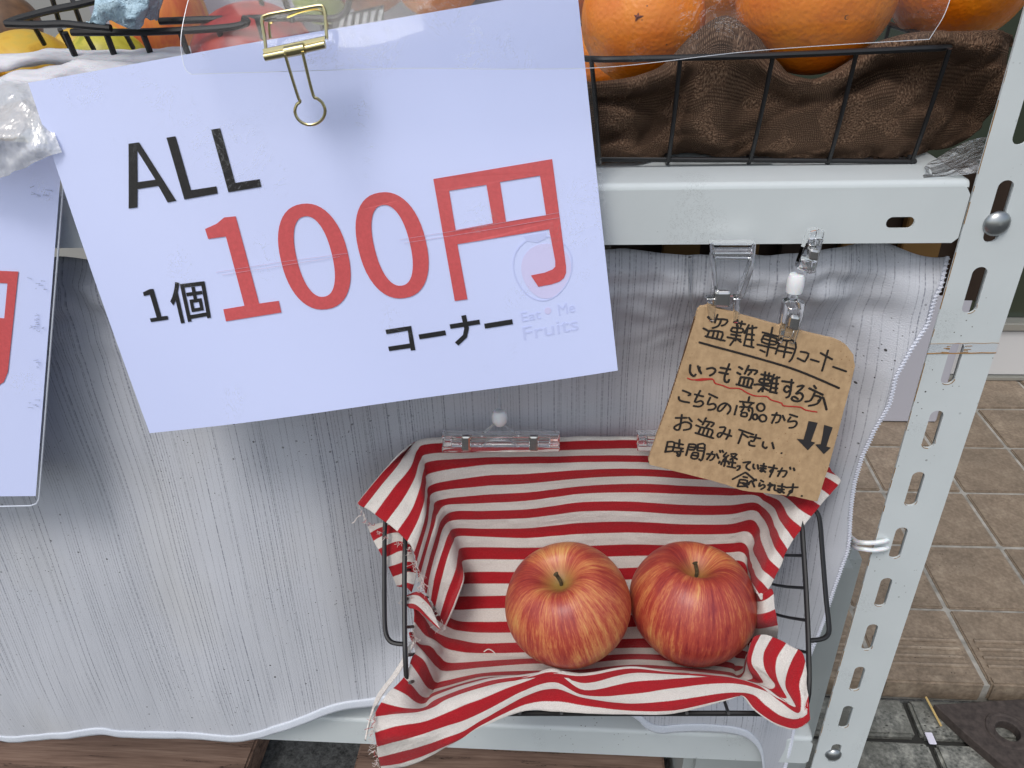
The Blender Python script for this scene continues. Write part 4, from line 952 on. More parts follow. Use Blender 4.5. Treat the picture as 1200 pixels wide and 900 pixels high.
# ================================================================== binder clip
bp = Plane3(atY(346, 56, -.046), atY(382, 47, -.044)-atY(312, 62, -.046), (0, .05, 1))
def B(x, y, z=0): a, b = bp.hit(x, y); return bp.to(a, b, z)
bc = thing('binder_clip', 'pale brass binder clip gripping the top edge of the large price sign', 'clip', tuple(B(346, 70)))
mb = MB()
v = [B(310, 57, .003), B(382, 42, .003), B(384, 54, .004), B(313, 69, .004)]
mb.add(v + [p - bp.N*.011 for p in v[:2]] + [p - bp.N*.0008 for p in v], [[0, 1, 2, 3], [0, 4, 5, 1], [3, 2, 8, 9], [0, 3, 9, 6]])
mb.tube([B(313, 66, .004), B(348, 59, .004)], .0019, 10); mb.tube([B(357, 57, .004), B(383, 51, .004)], .0019, 10); mb.tube([B(338, 60, .0052), B(360, 55.5, .0052)], .0026, 10)
mb.build('clip_body', BRASS, bc)
mb = MB(); loop = [(339, 62), (346, 88), (353, 112), (355, 117), (351, 121), (349, 129), (353, 138), (362, 143.5), (373, 143), (381, 137), (384, 128), (381, 119), (375, 113.5), (371, 111), (366, 92), (359, 59)]
mb.tube([B(x, y, .0075-.002*min(1, abs(y-60)/60)) for x, y in loop], .00078, 8, smooth=4); mb.build('handle', BRASS, bc)
mb = MB(); mb.tube([B(x, y, .001-.006*(66-y)/50) for x, y in [(313, 64), (309, 45), (304, 24), (308, 19), (320, 16), (350, 11), (370, 7.5), (376, 10), (379, 22), (382, 46)]], .00085, 8, smooth=4)
mb.tube([B(x, y, -.006) for x, y in [(313, 46), (311, 30), (315, 27)]], .00065, 8, smooth=3)
mb.tube([B(x, y, -.007) for x, y in [(332, 21), (350, 14), (368, 12), (376, 18), (380, 34)]], .00065, 8, smooth=3)
mb.build('handle', BRASS, bc)
# ================================================================== CARDBOARD NOTE
cp = Plane3(atY(880, 470, -.020), atY(1000, 418, -.016)-atY(817, 366, -.016), (0, .05, 1))
card = thing('cardboard_note', 'tilted brown cardboard note with handwritten Japanese text and two black arrows', 'sign', tuple(cp.to(0, -.07)))
flat_f = lambda x, y: .0018*math.sin(x*20)
cpx = [(816, 372), (818, 365), (822, 361), (829, 360), (860, 368), (900, 379), (940, 389), (968, 395), (980, 398), (991, 404), (999, 414), (1001, 428), (996, 450), (985, 490), (970, 545), (957, 586), (930, 580), (900, 577), (870, 574), (845, 566), (800, 555), (762, 546), (760, 541), (770, 512), (785, 470), (800, 425)]
def dense(l, n): 
    out = []
    for a, b in zip(l, l[1:]+l[:1]): out += [(a[0]+(b[0]-a[0])*k/n, a[1]+(b[1]-a[1])*k/n) for k in range(n)]
    return out
cl_ = [cp.hit(*q) for q in dense(cpx, 4)]
cl_ = [(x+random.uniform(-.00018, .00018), y+random.uniform(-.00018, .00018)) for x, y in cl_]
cb = bmesh.new(); 
Gb = None
# the board is a grid so that it can bow: clip a fine grid to the outline
bmc = bmesh.new(); vs = [bmc.verts.new((x, y, 0)) for x, y in cl_]; fc = bmc.faces.new(vs); bmc.normal_update()
x0_ = min(q[0] for q in cl_); x1_ = max(q[0] for q in cl_); y0_ = min(q[1] for q in cl_); y1_ = max(q[1] for q in cl_)
for k in range(1, 24):
    xx = x0_+(x1_-x0_)*k/24
    bmesh.ops.bisect_plane(bmc, geom=bmc.verts[:]+bmc.edges[:]+bmc.faces[:], plane_co=(xx, 0, 0), plane_no=(1, 0, 0))
if fc.is_valid: pass
r_ = bmesh.ops.extrude_face_region(bmc, geom=bmc.faces[:]); bmesh.ops.translate(bmc, vec=(0, 0, -.003), verts=[g_ for g_ in r_['geom'] if isinstance(g_, bmesh.types.BMVert)])
bmesh.ops.recalc_face_normals(bmc, faces=bmc.faces[:]); bmc.verts.index_update()
finish('board', [cp.to(q.co.x, q.co.y, q.co.z+flat_f(q.co.x, q.co.y)) for q in bmc.verts], [[q.index for q in f_.verts] for f_ in bmc.faces], CARD, card, False); bmc.free()
cb.free()
# corrugation seen at the cut left edge
mb = MB(); E_ = [cp.hit(*q) for q in [(761, 544), (800, 424), (815, 374)]]
E3 = []
for a, b in zip(E_, E_[1:]):
    k = 26; E3 += [(a[0]+(b[0]-a[0])*i/k, a[1]+(b[1]-a[1])*i/k) for i in range(k)]
for i, (x, y) in enumerate(E3): 
    mb.tube([cp.to(x-.0003, y, -.0004+flat_f(x, y)), cp.to(x+.0001, y+.0012, -.0024+flat_f(x, y))], .00045, 5)
mb.build('corrugation', plain('cut_edge_brown', srgb(96, 72, 50), .9), card)
a1 = lambda l: Zc(l, 810, 350, 6); a2 = lambda l: Zc(l, 760, 450, 6); a3 = lambda l: Zc(l, 740, 340, 3.461)
T1 = [a1(l) for l in [
 [(118, 132), (150, 168)], [(86, 213), (105, 222), (126, 236)], [(188, 115), (168, 175)], [(182, 148), (256, 153), (240, 185), (214, 194)], [(212, 158), (192, 196), (150, 212)], [(132, 228), (110, 276)], [(132, 230), (222, 240), (206, 298)], [(162, 236), (150, 284)], [(192, 240), (180, 290)], [(100, 268), (240, 300)],
 [(300, 168), (384, 182)], [(328, 155), (322, 195)], [(358, 160), (350, 200)], [(290, 206), (362, 214), (356, 240), (284, 232), (292, 208)], [(330, 192), (312, 300)], [(280, 254), (350, 264)], [(254, 274), (350, 290)], [(312, 280), (274, 332)], [(325, 285), (352, 308)], [(408, 185), (374, 246)], [(396, 222), (372, 330)], [(398, 212), (462, 204)], [(432, 190), (424, 332)], [(388, 250), (446, 256)], [(380, 286), (440, 292)], [(368, 328), (442, 344)],
 [(500, 236), (606, 264)], [(572, 200), (530, 404)], [(512, 256), (598, 280), (588, 322), (498, 304), (512, 258)], [(505, 280), (594, 302)], [(463, 322), (600, 350)], [(484, 360), (520, 376)],
 [(624, 286), (592, 388)], [(624, 288), (732, 308), (712, 405), (686, 440)], [(614, 330), (720, 350)], [(606, 362), (706, 378)], [(672, 300), (648, 412)],
 [(765, 368), (822, 382), (796, 437)], [(744, 414), (796, 438)], [(835, 420), (895, 438)], [(905, 375), (988, 420)], [(958, 355), (915, 502)], [(990, 470), (1085, 503)],
 [(58, 312), (180, 345), (300, 375), (480, 422), (700, 485), (860, 545), (1035, 620)],
 [(62, 485), (60, 505), (72, 532)], [(110, 498), (150, 490), (172, 506), (158, 530), (130, 545)], [(270, 460), (236, 550), (240, 585), (258, 588), (268, 570)], [(205, 488), (278, 500)], [(196, 520), (262, 532)],
 [(335, 480), (362, 496)], [(322, 520), (348, 534)], [(405, 470), (376, 530)], [(395, 500), (465, 506), (444, 532)], [(424, 512), (400, 538)], [(350, 550), (334, 604)], [(350, 552), (432, 566), (415, 622)], [(378, 556), (366, 606)], [(405, 562), (392, 614)], [(316, 602), (426, 628)],
 [(490, 530), (564, 544)], [(520, 512), (514, 556)], [(548, 520), (540, 560)], [(486, 562), (550, 570), (544, 594), (480, 584), (486, 564)], [(516, 548), (500, 652)], [(464, 600), (548, 612)], [(440, 604), (470, 600)], [(500, 622), (470, 652)], [(510, 624), (542, 642)], [(582, 530), (555, 592)], [(570, 562), (552, 654)], [(574, 560), (622, 550)], [(602, 545), (590, 658)], [(565, 590), (612, 596)], [(560, 622), (606, 627)], [(550, 650), (602, 660)],
 [(635, 575), (718, 586)], [(704, 562), (696, 640), (684, 680), (664, 690)], [(694, 622), (668, 608), (650, 634), (668, 652), (690, 640)],
 [(742, 612), (790, 606), (732, 662), (764, 656), (782, 680), (760, 712), (720, 712), (702, 696), (720, 682), (748, 700)],
 [(858, 603), (874, 624)], [(824, 622), (922, 668)], [(866, 648), (836, 706), (796, 716)], [(858, 672), (906, 686), (880, 730), (820, 745)],
 [(888, 712), (918, 684), (932, 716), (946, 772)]]]
T1 += [a3(l) for l in [[(240, 306), (238, 335), (252, 352), (262, 344)], [(270, 310), (278, 334)]]]
T2 = [a2(l) for l in [
 [(240, 50), (298, 74), (280, 86)], [(214, 95), (224, 122), (290, 136)], [(325, 76), (388, 92)], [(366, 50), (326, 130), (368, 122), (386, 140), (360, 162), (316, 158)],
 [(425, 72), (486, 100)], [(436, 96), (416, 146), (458, 140), (474, 160), (456, 180), (420, 184)], [(545, 148), (508, 190), (486, 184), (502, 152), (540, 136), (572, 156), (574, 184), (554, 212)],
 [(640, 122), (742, 132)], [(708, 88), (700, 126)], [(664, 136), (674, 156)], [(726, 136), (706, 156)], [(622, 150), (604, 216)], [(640, 160), (728, 168), (716, 240), (704, 250)], [(668, 170), (650, 194)], [(700, 172), (708, 190)], [(655, 200), (690, 202), (686, 226), (650, 222), (655, 202)],
 [(788+27*math.cos(k*.7), 160+27*math.sin(k*.7)) for k in range(10)], [(748+17*math.cos(k*.7), 228+19*math.sin(k*.7)) for k in range(10)], [(802+25*math.cos(k*.7), 236+24*math.sin(k*.7)) for k in range(10)],
 [(864, 212), (924, 216), (912, 258), (890, 266)], [(900, 194), (864, 270)], [(940, 214), (954, 250)], [(988, 206), (1044, 224)], [(996, 226), (976, 258), (1026, 252), (1038, 272), (1016, 296), (984, 300)],
 [(190, 244), (272, 242)], [(236, 220), (220, 318), (194, 326), (184, 306), (254, 272), (298, 286), (292, 318), (246, 328)], [(284, 240), (306, 268)],
 [(350, 250), (376, 270)], [(334, 292), (362, 304)], [(406, 240), (380, 290)], [(400, 264), (460, 276), (440, 302)], [(426, 280), (400, 312)], [(370, 305), (350, 352)], [(370, 306), (450, 326), (434, 376)], [(395, 313), (380, 356)], [(424, 320), (408, 366)], [(328, 346), (458, 382)],
 [(500, 305), (542, 308), (502, 372), (484, 362), (506, 342), (584, 366)], [(572, 320), (566, 350), (544, 388)],
 [(634, 318), (738, 352)], [(662, 330), (630, 416)], [(662, 348), (700, 372)], [(710, 365), (786, 378)], [(756, 350), (738, 396), (716, 394)], [(706, 402), (708, 424), (746, 432)],
 [(806, 400), (800, 430), (820, 446), (830, 436)], [(866, 404), (878, 448)], [(930, 476), (932, 479)],
 [(136, 410), (118, 486)], [(136, 412), (182, 416), (170, 476)], [(128, 446), (176, 446)], [(120, 482), (170, 476)], [(190, 420), (246, 430)], [(220, 396), (214, 450)], [(184, 450), (246, 458)], [(180, 480), (246, 478)], [(232, 456), (218, 510), (200, 504)], [(198, 486), (210, 498)],
 [(286, 425), (264, 506)], [(286, 426), (332, 430), (324, 462)], [(290, 446), (326, 448)], [(284, 464), (322, 466)], [(346, 428), (396, 428), (376, 534), (354, 528)], [(348, 428), (342, 468)], [(350, 450), (388, 452)], [(345, 470), (384, 472)], [(312, 484), (350, 488), (338, 526), (300, 520), (312, 486)], [(306, 502), (344, 506)],
 [(408, 492), (464, 496), (450, 528), (430, 536)], [(450, 474), (410, 532)], [(478, 490), (492, 522)], [(500, 465), (506, 480)], [(518, 464), (526, 480)], [(500, 540), (494, 556)], [(514, 548), (510, 566)],
 [(548, 480), (526, 506), (546, 510)], [(562, 498), (520, 540), (560, 540)], [(545, 520), (530, 576)], [(560, 545), (566, 562)], [(576, 490), (620, 490), (572, 530)], [(580, 502), (622, 526)], [(570, 545), (612, 552)], [(592, 526), (585, 582)], [(552, 576), (612, 586)],
 [(620, 574), (640, 572), (636, 592), (620, 602)], [(662, 548), (716, 542), (690, 562), (686, 584), (710, 600)], [(736, 556), (734, 580), (746, 590)], [(764, 560), (770, 592)],
 [(784, 566), (826, 572)], [(782, 582), (824, 588)], [(808, 550), (800, 606), (782, 602), (796, 594), (820, 612)], [(838, 575), (902, 586)], [(880, 560), (866, 612), (850, 602), (870, 596), (848, 646)],
 [(904, 604), (966, 602), (952, 638), (938, 642)], [(936, 580), (904, 640)], [(990, 574), (994, 590)], [(1015, 580), (1022, 598)],
 [(680, 615), (588, 666)], [(680, 615), (740, 664)], [(662, 646), (694, 652)], [(640, 666), (692, 674), (682, 712)], [(640, 666), (624, 716)], [(640, 688), (686, 692)], [(624, 714), (694, 712)], [(660, 692), (696, 720)],
 [(700, 702), (720, 672), (742, 716)], [(736, 664), (740, 676)], [(750, 660), (756, 672)], [(785, 668), (806, 680)], [(780, 686), (774, 712), (802, 698), (814, 714), (786, 732)],
 [(850, 684), (844, 740)], [(834, 702), (864, 694), (834, 736)], [(862, 706), (884, 700), (880, 732), (900, 740)], [(904, 706), (956, 712)], [(902, 726), (950, 732)], [(936, 690), (928, 750), (906, 746), (918, 736), (950, 756)], [(958, 716), (1046, 714)], [(1012, 690), (1002, 750), (984, 746), (1000, 736), (968, 780)], [(1068, 774), (1076, 776)]]]
n1 = 43
strokes('handwriting', cp, T1[:n1], 2.5, MARKER, card, .00030, 3, flat_f)
strokes('handwriting', cp, T1[n1:], 2.8, MARKER, card, .00030, 3, flat_f)
strokes('handwriting', cp, T2, 2.6, MARKER, card, .00030, 3, flat_f)
strokes('red_underline', cp, [a3([(228, 360), (250, 367), (290, 362), (330, 362)]) + a1([(30, 574), (60, 580), (110, 574), (155, 572), (170, 598), (220, 612), (270, 630), (340, 632), (390, 660), (450, 682), (530, 685), (560, 708), (630, 728), (650, 748), (760, 755), (800, 775), (880, 788)])], 1.7, REDPEN, card, .00030, 3, flat_f)
INK = plain('solid_marker_fill', srgb(46, 44, 46), .55)
for ar in ([(715, 525), (752, 532), (735, 578), (725, 607), (741, 612), (712, 643), (668, 598), (695, 600), (706, 562)], [(778, 540), (812, 550), (796, 596), (787, 627), (804, 632), (776, 658), (742, 620), (764, 618), (772, 580)]):
    outline('arrow', cp, [a3(ar)], .0004, INK, card, flat_f)
# ================================================================== CLEAR CLIPS
def clip_plane(x, y, Y, dx, dy):
    return Plane3(atY(x, y, Y), atY(x+dx, y+dy, Y)-atY(x, y, Y), (0, .04, 1))
def K(pl, x, y, z=0): a, b = pl.hit(x, y); return pl.to(a, b, z)
def slab(mb, pl, px, z0, z1):
    v = [K(pl, x, y, z0) for x, y in px] + [K(pl, x, y, z1) for x, y in px]; n = len(px)
    mb.add(v, [list(range(n))[::-1], list(range(n, 2*n))] + [[i, (i+1) % n, n+(i+1) % n, n+i] for i in range(n)])
def beveled(name, mb, mat, par, w=.0007):
    o = mb.build(name, mat, par, False); md = o.modifiers.new('bevel', 'BEVEL'); md.width = w; md.segments = 2; md.limit_method = 'ANGLE'
    return o
# wide clip on the rail
pa = clip_plane(855, 315, -.010, 50, 1)
ca = thing('clear_clip', 'wide clear clip with metal band on the upper rail, left of the jointed one', 'clip', tuple(K(pa, 850, 360)), 'clear sign clips')
mb = MB(); slab(mb, pa, [(830, 281), (883, 281), (881, 296), (831, 296)], -.001, .006); beveled('grip', mb, CLEAR, ca, .0012)
mb = MB(); slab(mb, pa, [(831, 295), (881, 295), (880, 303), (868, 338), (862, 345), (838, 345), (833, 320)], .0025, .0040); beveled('blade', mb, CLEAR, ca)
for e in ([(830, 281), (835, 281), (841, 345), (836, 346), (833, 320)], [(879, 281), (884, 281), (881, 312), (869, 346), (863, 345), (877, 305)], [(826, 346), (838, 346), (836, 372), (829, 372)], [(858, 346), (866, 346), (864, 374), (857, 374)]):
    mb = MB(); slab(mb, pa, e, -.001, .006); beveled('side_rib', mb, CLEAR, ca)
mb = MB(); mb.tube([K(pa, 835, 299, .0045), K(pa, 879, 300, .0045)], .0009, 8); mb.build('hinge_bar', CLEAR, ca)
mb = MB(); slab(mb, pa, [(835, 338), (855, 338), (854, 357), (834, 356)], .0015, .0055); beveled('metal_band', mb, CHROME, ca, .0015)
mb = MB(); slab(mb, pa, [(829, 356), (862, 357), (860, 372), (830, 371)], .000, .0020); beveled('jaw', mb, CLEAR, ca)
# jointed clip holding the note
pb = clip_plane(945, 290, -.012, 50, 6)
cb_ = thing('clear_clip', 'jointed clear clip with milky joint gripping the top of the cardboard note', 'clip', tuple(K(pb, 925, 395)), 'clear sign clips')
for e, z0, z1 in (([(946, 268), (955, 266), (947, 318), (931, 311)], -.001, .0055), ([(956, 266), (964, 268), (960, 290), (953, 317), (947, 318)], -.001, .0045), ([(944, 275), (962, 276), (958, 284), (944, 284)], .001, .007), ([(936, 300), (955, 303), (951, 314), (932, 310)], .000, .006)):
    mb = MB(); slab(mb, pb, e, z0, z1); beveled('clip_arm', mb, CLEAR, cb_)
mb = MB(); slab(mb, pb, [(945, 286), (956, 288), (954, 301), (943, 299)], .003, .0085); beveled('metal_band', mb, CHROME, cb_, .0014)
mb = MB(); T = Matrix.Translation(K(pb, 931, 331, .002)); mb.lathe([(.0030, -.0062), (.0046, -.0052), (.0050, -.001), (.0048, .0035), (.0040, .0058), (0, .0062)], 20, T); mb.build('joint', NYLON, cb_)
mb = MB(); mb.tube([K(pb, 930, 343, .002), K(pb, 927, 352, .002)], .0024, 10); mb.build('joint_pin', CLEAR, cb_)
for e, z0, z1 in (([(916, 350), (923, 347), (921, 368), (914, 398), (909, 396)], .0, .006), ([(932, 348), (941, 352), (939, 366), (928, 399), (922, 397), (934, 366)], .0, .006), ([(921, 347), (934, 348), (936, 358), (920, 357)], .001, .007), ([(914, 384), (930, 387), (927, 394), (912, 391)], .001, .004)):
    mb = MB(); slab(mb, pb, e, z0, z1); beveled('clip_arm', mb, CLEAR, cb_)
mb = MB(); slab(mb, pb, [(922, 362), (934, 364), (931, 381), (919, 378)], .004, .010); beveled('metal_band', mb, CHROME, cb_, .0016)
# two long bar clips gripping the striped cloth
def barclip(x0, x1, y, label, bands, stemx):
    Y0 = rimP((x0+x1)/2, 520, 0).y; pl = clip_plane((x0+x1)/2, y, .008, 60, 0)
    c = thing('clear_clip', label, 'clip', tuple(K(pl, (x0+x1)/2, y+10)), 'clear sign clips')
    for ya, yb, z0, z1 in ((y-9.5, y-5.5, .0, .006), (y+5, y+11, .0, .006), (y-5.5, y+5, .001, .0032)):
        mb = MB(); slab(mb, pl, [(x0, ya), (x1, ya), (x1, yb), (x0, yb)], z0, z1); beveled('jaw_bar', mb, CLEAR, c)
    for xs in (x0+1, x1-12):
        mb = MB(); slab(mb, pl, [(xs, y-6), (xs+11, y-6), (xs+11, y+5), (xs, y+5)], .0, .0066); beveled('end_block', mb, CLEAR, c)
    for b in bands:
        mb = MB(); slab(mb, pl, [(b-5.5, y-9), (b+5.5, y-9), (b+5.5, y+9), (b-5.5, y+9)], .002, .0078); beveled('metal_band', mb, CHROME, c, .0016)
    for s in (-1, 1):
        mb = MB(); mb.tube([K(pl, stemx+s*3, y-24, .004), K(pl, stemx+s*10, y-16, .004), K(pl, stemx+s*20, y-9, .004)], .0008, 8, smooth=3)
        mb.tube([K(pl, stemx+s*22, y+5, .005), K(pl, stemx+s*12, y-3, .006), K(pl, stemx, y-4, .006)], .0009, 8, smooth=3); mb.build('strut', CLEAR, c)
    mb = MB(); T = Matrix.Translation(K(pl, stemx, y-27.5, .004)); r = .0056
    mb.lathe([(0, -r*1.15), (r*.55, -r*1.05), (r*.92, -r*.55), (r, 0), (r*.92, r*.6), (r*.6, r*1.0), (0, r*1.1)], 20, T); mb.build('joint', NYLON, c)
    mb = MB(); mb.tube([K(pl, stemx, y-34, .004), K(pl, stemx-.5, y-60, .004), K(pl, stemx-3, y-210, -.002)], .0013, 8); mb.build('stem', CLEAR, c)
barclip(519, 656, 513.5, 'long clear bar clip with white ball joint gripping the striped cloth edge', (547.5, 626), 586)
barclip(746, 850, 512.5, 'long clear bar clip on the striped cloth edge, mostly behind the cardboard note', (815,), 812)
# ================================================================== UPPER RIGHT BASKET: brown cloth and oranges
ub = thing('wire_basket', 'black wire basket of oranges lined with brown cloth on the upper board', 'basket', (-.12, .10, .0665))
def W2(name, pts, r, smooth=3, closed=False): return wire(name, pts, r, ub, smooth, closed)
RZ = atY(900, 65, .016).z
rimf = [atY(690, 69, .020), atY(760, 68.5, .018), atY(900, 65, .016), atY(1060, 58, .016), atY(1105, 56, .020)]
xr_ = rimf[-1].x; xl_ = rimf[0].x
W2('rim', rimf + [Vector((xr_+.010, .040, RZ)), Vector((xr_+.012, .10, RZ)), Vector((xr_+.008, .20, RZ)), Vector((xr_-.02, .23, RZ)), Vector((xl_-.0, .23, RZ)), Vector((xl_-.01, .20, RZ)), Vector((xl_-.01, .05, RZ))], .0017, closed=True)
for (a, b) in (((797, 69), (783, 189)), ((906, 65), (879, 189)), ((1004, 61), (971, 190)), ((1113, 57), (1068, 190)), ((693, 70), (702, 190))):
    W2('front_wire', [atY(a[0], a[1], .0185), atY((a[0]+b[0])/2+1, (a[1]+b[1])/2, .026), atY(b[0], b[1], .034), atZ(b[0]-2, b[1]-8, .0695)], .0013)
z_ = .0690
bl = atY(700, 187, .034); br = atY(1072, 189, .034)
W2('base_frame', [bl, br, Vector((br.x, .20, z_)), Vector((bl.x, .20, z_))], .0015, 0, True)
for k in range(5): W2('side_wire', [Vector((xr_+.010, .06+.035*k, RZ)), Vector((br.x+.001, .07+.03*k, z_))], .0012, 0)
W2('mid_wire', [atY(783, 186, .036), atY(905, 187, .036)], .0013, 0)
# brown cloth
def brow(l, Y): return [(x, y, Y+dy) for x, y, dy in l]
br_rows = [
 [(660, 118, .06), (720, 112, .055), (770, 92, .05), (812, 62, .06), (850, 42, .058), (885, 58, .055), (930, 96, .045), (965, 102, .045), (1000, 82, .045), (1040, 62, .045), (1100, 52, .045), (1160, 52, .05), (1200, 58, .06)],
 [(662, 102, .028), (720, 100, .028), (775, 84, .026), (815, 45, .030), (850, 26, .032), (884, 44, .030), (925, 88, .026), (960, 98, .025), (1000, 78, .026), (1040, 52, .026), (1100, 42, .024), (1160, 40, .030), (1198, 44, .040)],
 [(664, 112, .020), (720, 108, .019), (775, 98, .022), (818, 68, .022), (848, 50, .019), (880, 68, .022), (920, 98, .021), (960, 106, .020), (1000, 94, .022), (1040, 66, .021), (1100, 54, .019), (1152, 58, .026), (1190, 66, .040)],
 [(666, 124, .023), (722, 122, .028), (778, 112, .034), (822, 92, .020), (848, 84, .018), (876, 92, .024), (920, 118, .029), (960, 122, .024), (1000, 106, .030), (1040, 86, .031), (1095, 78, .029), (1146, 82, .034), (1184, 90, .045)],
 [(668, 146, .021), (724, 140, .023), (772, 140, .036), (818, 124, .021), (846, 120, .020), (872, 124, .025), (918, 132, .026), (958, 138, .023), (1000, 128, .023), (1045, 116, .022), (1090, 112, .028), (1138, 116, .038), (1176, 118, .045)],
 [(670, 168, .024), (726, 164, .030), (770, 158, .034), (814, 150, .023), (844, 150, .022), (872, 152, .027), (914, 156, .025), (956, 160, .023), (1000, 152, .023), (1045, 144, .023), (1084, 142, .028), (1128, 142, .040), (1166, 142, .050)],
 [(672, 184, .022), (728, 182, .024), (768, 174, .031), (808, 170, .030), (842, 174, .026), (870, 178, .030), (910, 178, .024), (954, 180, .023), (1000, 176, .024), (1042, 172, .024), (1078, 170, .028), (1112, 168, .040), (1150, 160, .052)],
 [(674, 196, .027), (730, 196, .027), (766, 194, .031), (800, 183, .036), (828, 184, .035), (852, 190, .031), (884, 186, .034), (910, 190, .029), (954, 191, .028), (1000, 193, .028), (1040, 194, .028), (1076, 193, .032), (1104, 184, .044), (1140, 172, .056)],
]
BG = crgrid([[atY(x, y, (.024+(Y-.024)*1.9 if Y < .045 else Y)) for x, y, Y in r] for r in br_rows], 10, 9)
for r in BG:
    for p in r:
        p.y += .010; n_ = noise.noise(Vector((p.x*34+p.z*22, p.y*38, p.z*50)))*.0062 + noise.noise(Vector((p.x*80+p.z*60, p.y*70, p.z*110)))*.0026 + abs(noise.noise(Vector((p.x*55-p.z*40, 7, p.z*60))))*.008
        p += Vector((0, -n_, n_*.3))
        if p.z < .0685: p.z = .0685
        if p.z < RZ+.002: p.y = max(p.y, .0225+.0155*(RZ-p.z)/(RZ-.068))
bu = [0.]; bv = [0.]
for j in range(1, len(BG[0])): bu.append(bu[-1]+(BG[40][j]-BG[40][j-1]).length)
for i in range(1, len(BG)): bv.append(bv[-1]+(BG[i][60]-BG[i-1][60]).length)
BC = gridmesh('brown_cloth', BG, BROWN, None, lambda i, j: (bu[j], bv[i], 0), .0018)
tag(BC, 'crumpled dark brown knitted cloth lining the basket of oranges', 'cloth')
mb = MB(); mb.box((xl_-.005, .06, .071), (xr_+.004, .205, .085), bev=.006); mb.build('cloth_bed', BROWN, BC, True, None)
def orange(cx, cy, rpx, R, label, navel=None, seed=0, col=None):
    t = R*FPX/rpx; c = atT(cx, cy, t)
    th_ = thing('orange', label, 'orange', tuple(c-Vector((0, 0, R))), 'oranges in the cloth lined basket')
    v = []; f = []; nu, nv = 56, 36
    nd = Vector((0, -.3, 1)).normalized()
    if navel: 
        d = ray(*navel).normalized(); oc = CAM-c; b = oc.dot(d); disc = b*b-(oc.length_squared-R*R)
        if disc > 0: nd = ((CAM+d*(-b-math.sqrt(disc)))-c).normalized()
    for i in range(nv+1):
        th = math.pi*i/nv
        for j in range(nu):
            ph = 2*math.pi*j/nu; n_ = Vector((math.sin(th)*math.cos(ph), math.sin(th)*math.sin(ph), math.cos(th)))
            r = R*(1+.018*noise.noise(n_*1.6+Vector((seed, 0, 0))) + .004*noise.noise(n_*5+Vector((seed, 3, 0))))
            a_ = n_.angle(nd); r -= R*.03*math.exp(-(a_/.10)**2)
            v.append(c+n_*r)
    for i in range(nv):
        for j in range(nu): f.append([i*nu+j, (i+1)*nu+j, (i+1)*nu+(j+1) % nu, i*nu+(j+1) % nu])
    o = finish('peel', v, f, ORANGE, th_)
    if navel:
        mb = MB(); q = nd.to_track_quat('Z', 'Y').to_matrix().to_4x4(); T = Matrix.Translation(c+nd*R*.962) @ q
        mb.lathe([(.0028, -.0004), (.0020, .0005), (.0011, .0007), (.0005, .0001), (0, 0)], 10, T)
        mb.build('stem_scar', plain('scar', srgb(70, 58, 30), .8), th_)
    return th_, c
o1, c1 = orange(753, 22, 72, .0385, 'orange with a small dark bruise mark, leftmost in the brown lined basket', (697, 52), 1)
nd = None
d = ray(747, 20).normalized(); oc = CAM-c1; b_ = oc.dot(d); pt = CAM+d*(-b_-math.sqrt(b_*b_-(oc.length_squared-.0387**2)))
mb = MB(); 
for e in ((6, -1), (-2, 4), (-3, -2), (1, -4)):
    q_ = [ray(747+e[0]*k*.6, 20+e[1]*k*.6).normalized() for k in (0, 1, 2)]
    P_ = []
    for dd in q_:
        b_ = oc.dot(dd); P_.append(CAM+dd*(-b_-math.sqrt(max(0, b_*b_-(oc.length_squared-.0386**2)))))
    mb.tube(P_, lambda t: .0011*(1-t*.8), 6)
mb.build('bruise', plain('bruise_brown', srgb(110, 50, 30), .7), o1)
orange(956, -9, 90, .0445, 'large orange with a dark round stem scar, second from the right post', (994, 21), 2)
orange(1126, -36, 82, .0425, 'orange at the right end of the basket, beside the slotted post', None, 3)
orange(846, -30, 58, .0385, 'shaded orange behind and between the two front oranges', None, 4)
orange(1030, -48, 62, .0385, 'orange half hidden behind, between the large orange and the rightmost one', None, 5)
orange(700, 66, 38, .0300, 'small dark orange under the leftmost one, deep in the cloth', None, 6)
orange(655, -40, 66, .0385, 'orange mostly behind the top right corner of the large price sign', None, 7)
# crumpled clear plastic on the shelf end
def crumple(name, rows, amp, n, seed, label):
    Gc = crgrid([[atY(x, y, Y) for x, y, Y in r] for r in rows], n, n)
    for r in Gc:
        for p in r:
            q = Vector((p.x*45+seed, p.y*45, p.z*45)); k = noise.noise(q)*amp + abs(noise.noise(q*2.3))*amp*.8
            p += Vector((k*.3, -k, k*.5))
    o = gridmesh(name, Gc, CRINKLE, None, None, 0); tag(o, label, 'plastic bag'); return o
crumple('plastic_wrap', [[(1085, 196, .02), (1110, 176, .045), (1135, 165, .05), (1158, 160, .05)], [(1082, 204, .012), (1108, 196, .02), (1132, 188, .02), (1150, 182, .02)], [(1080, 209, .006), (1104, 207, .007), (1126, 206, .006), (1143, 203, .004)]], .006, 8, 1, 'small crumpled clear plastic wrap on the board beside the post')
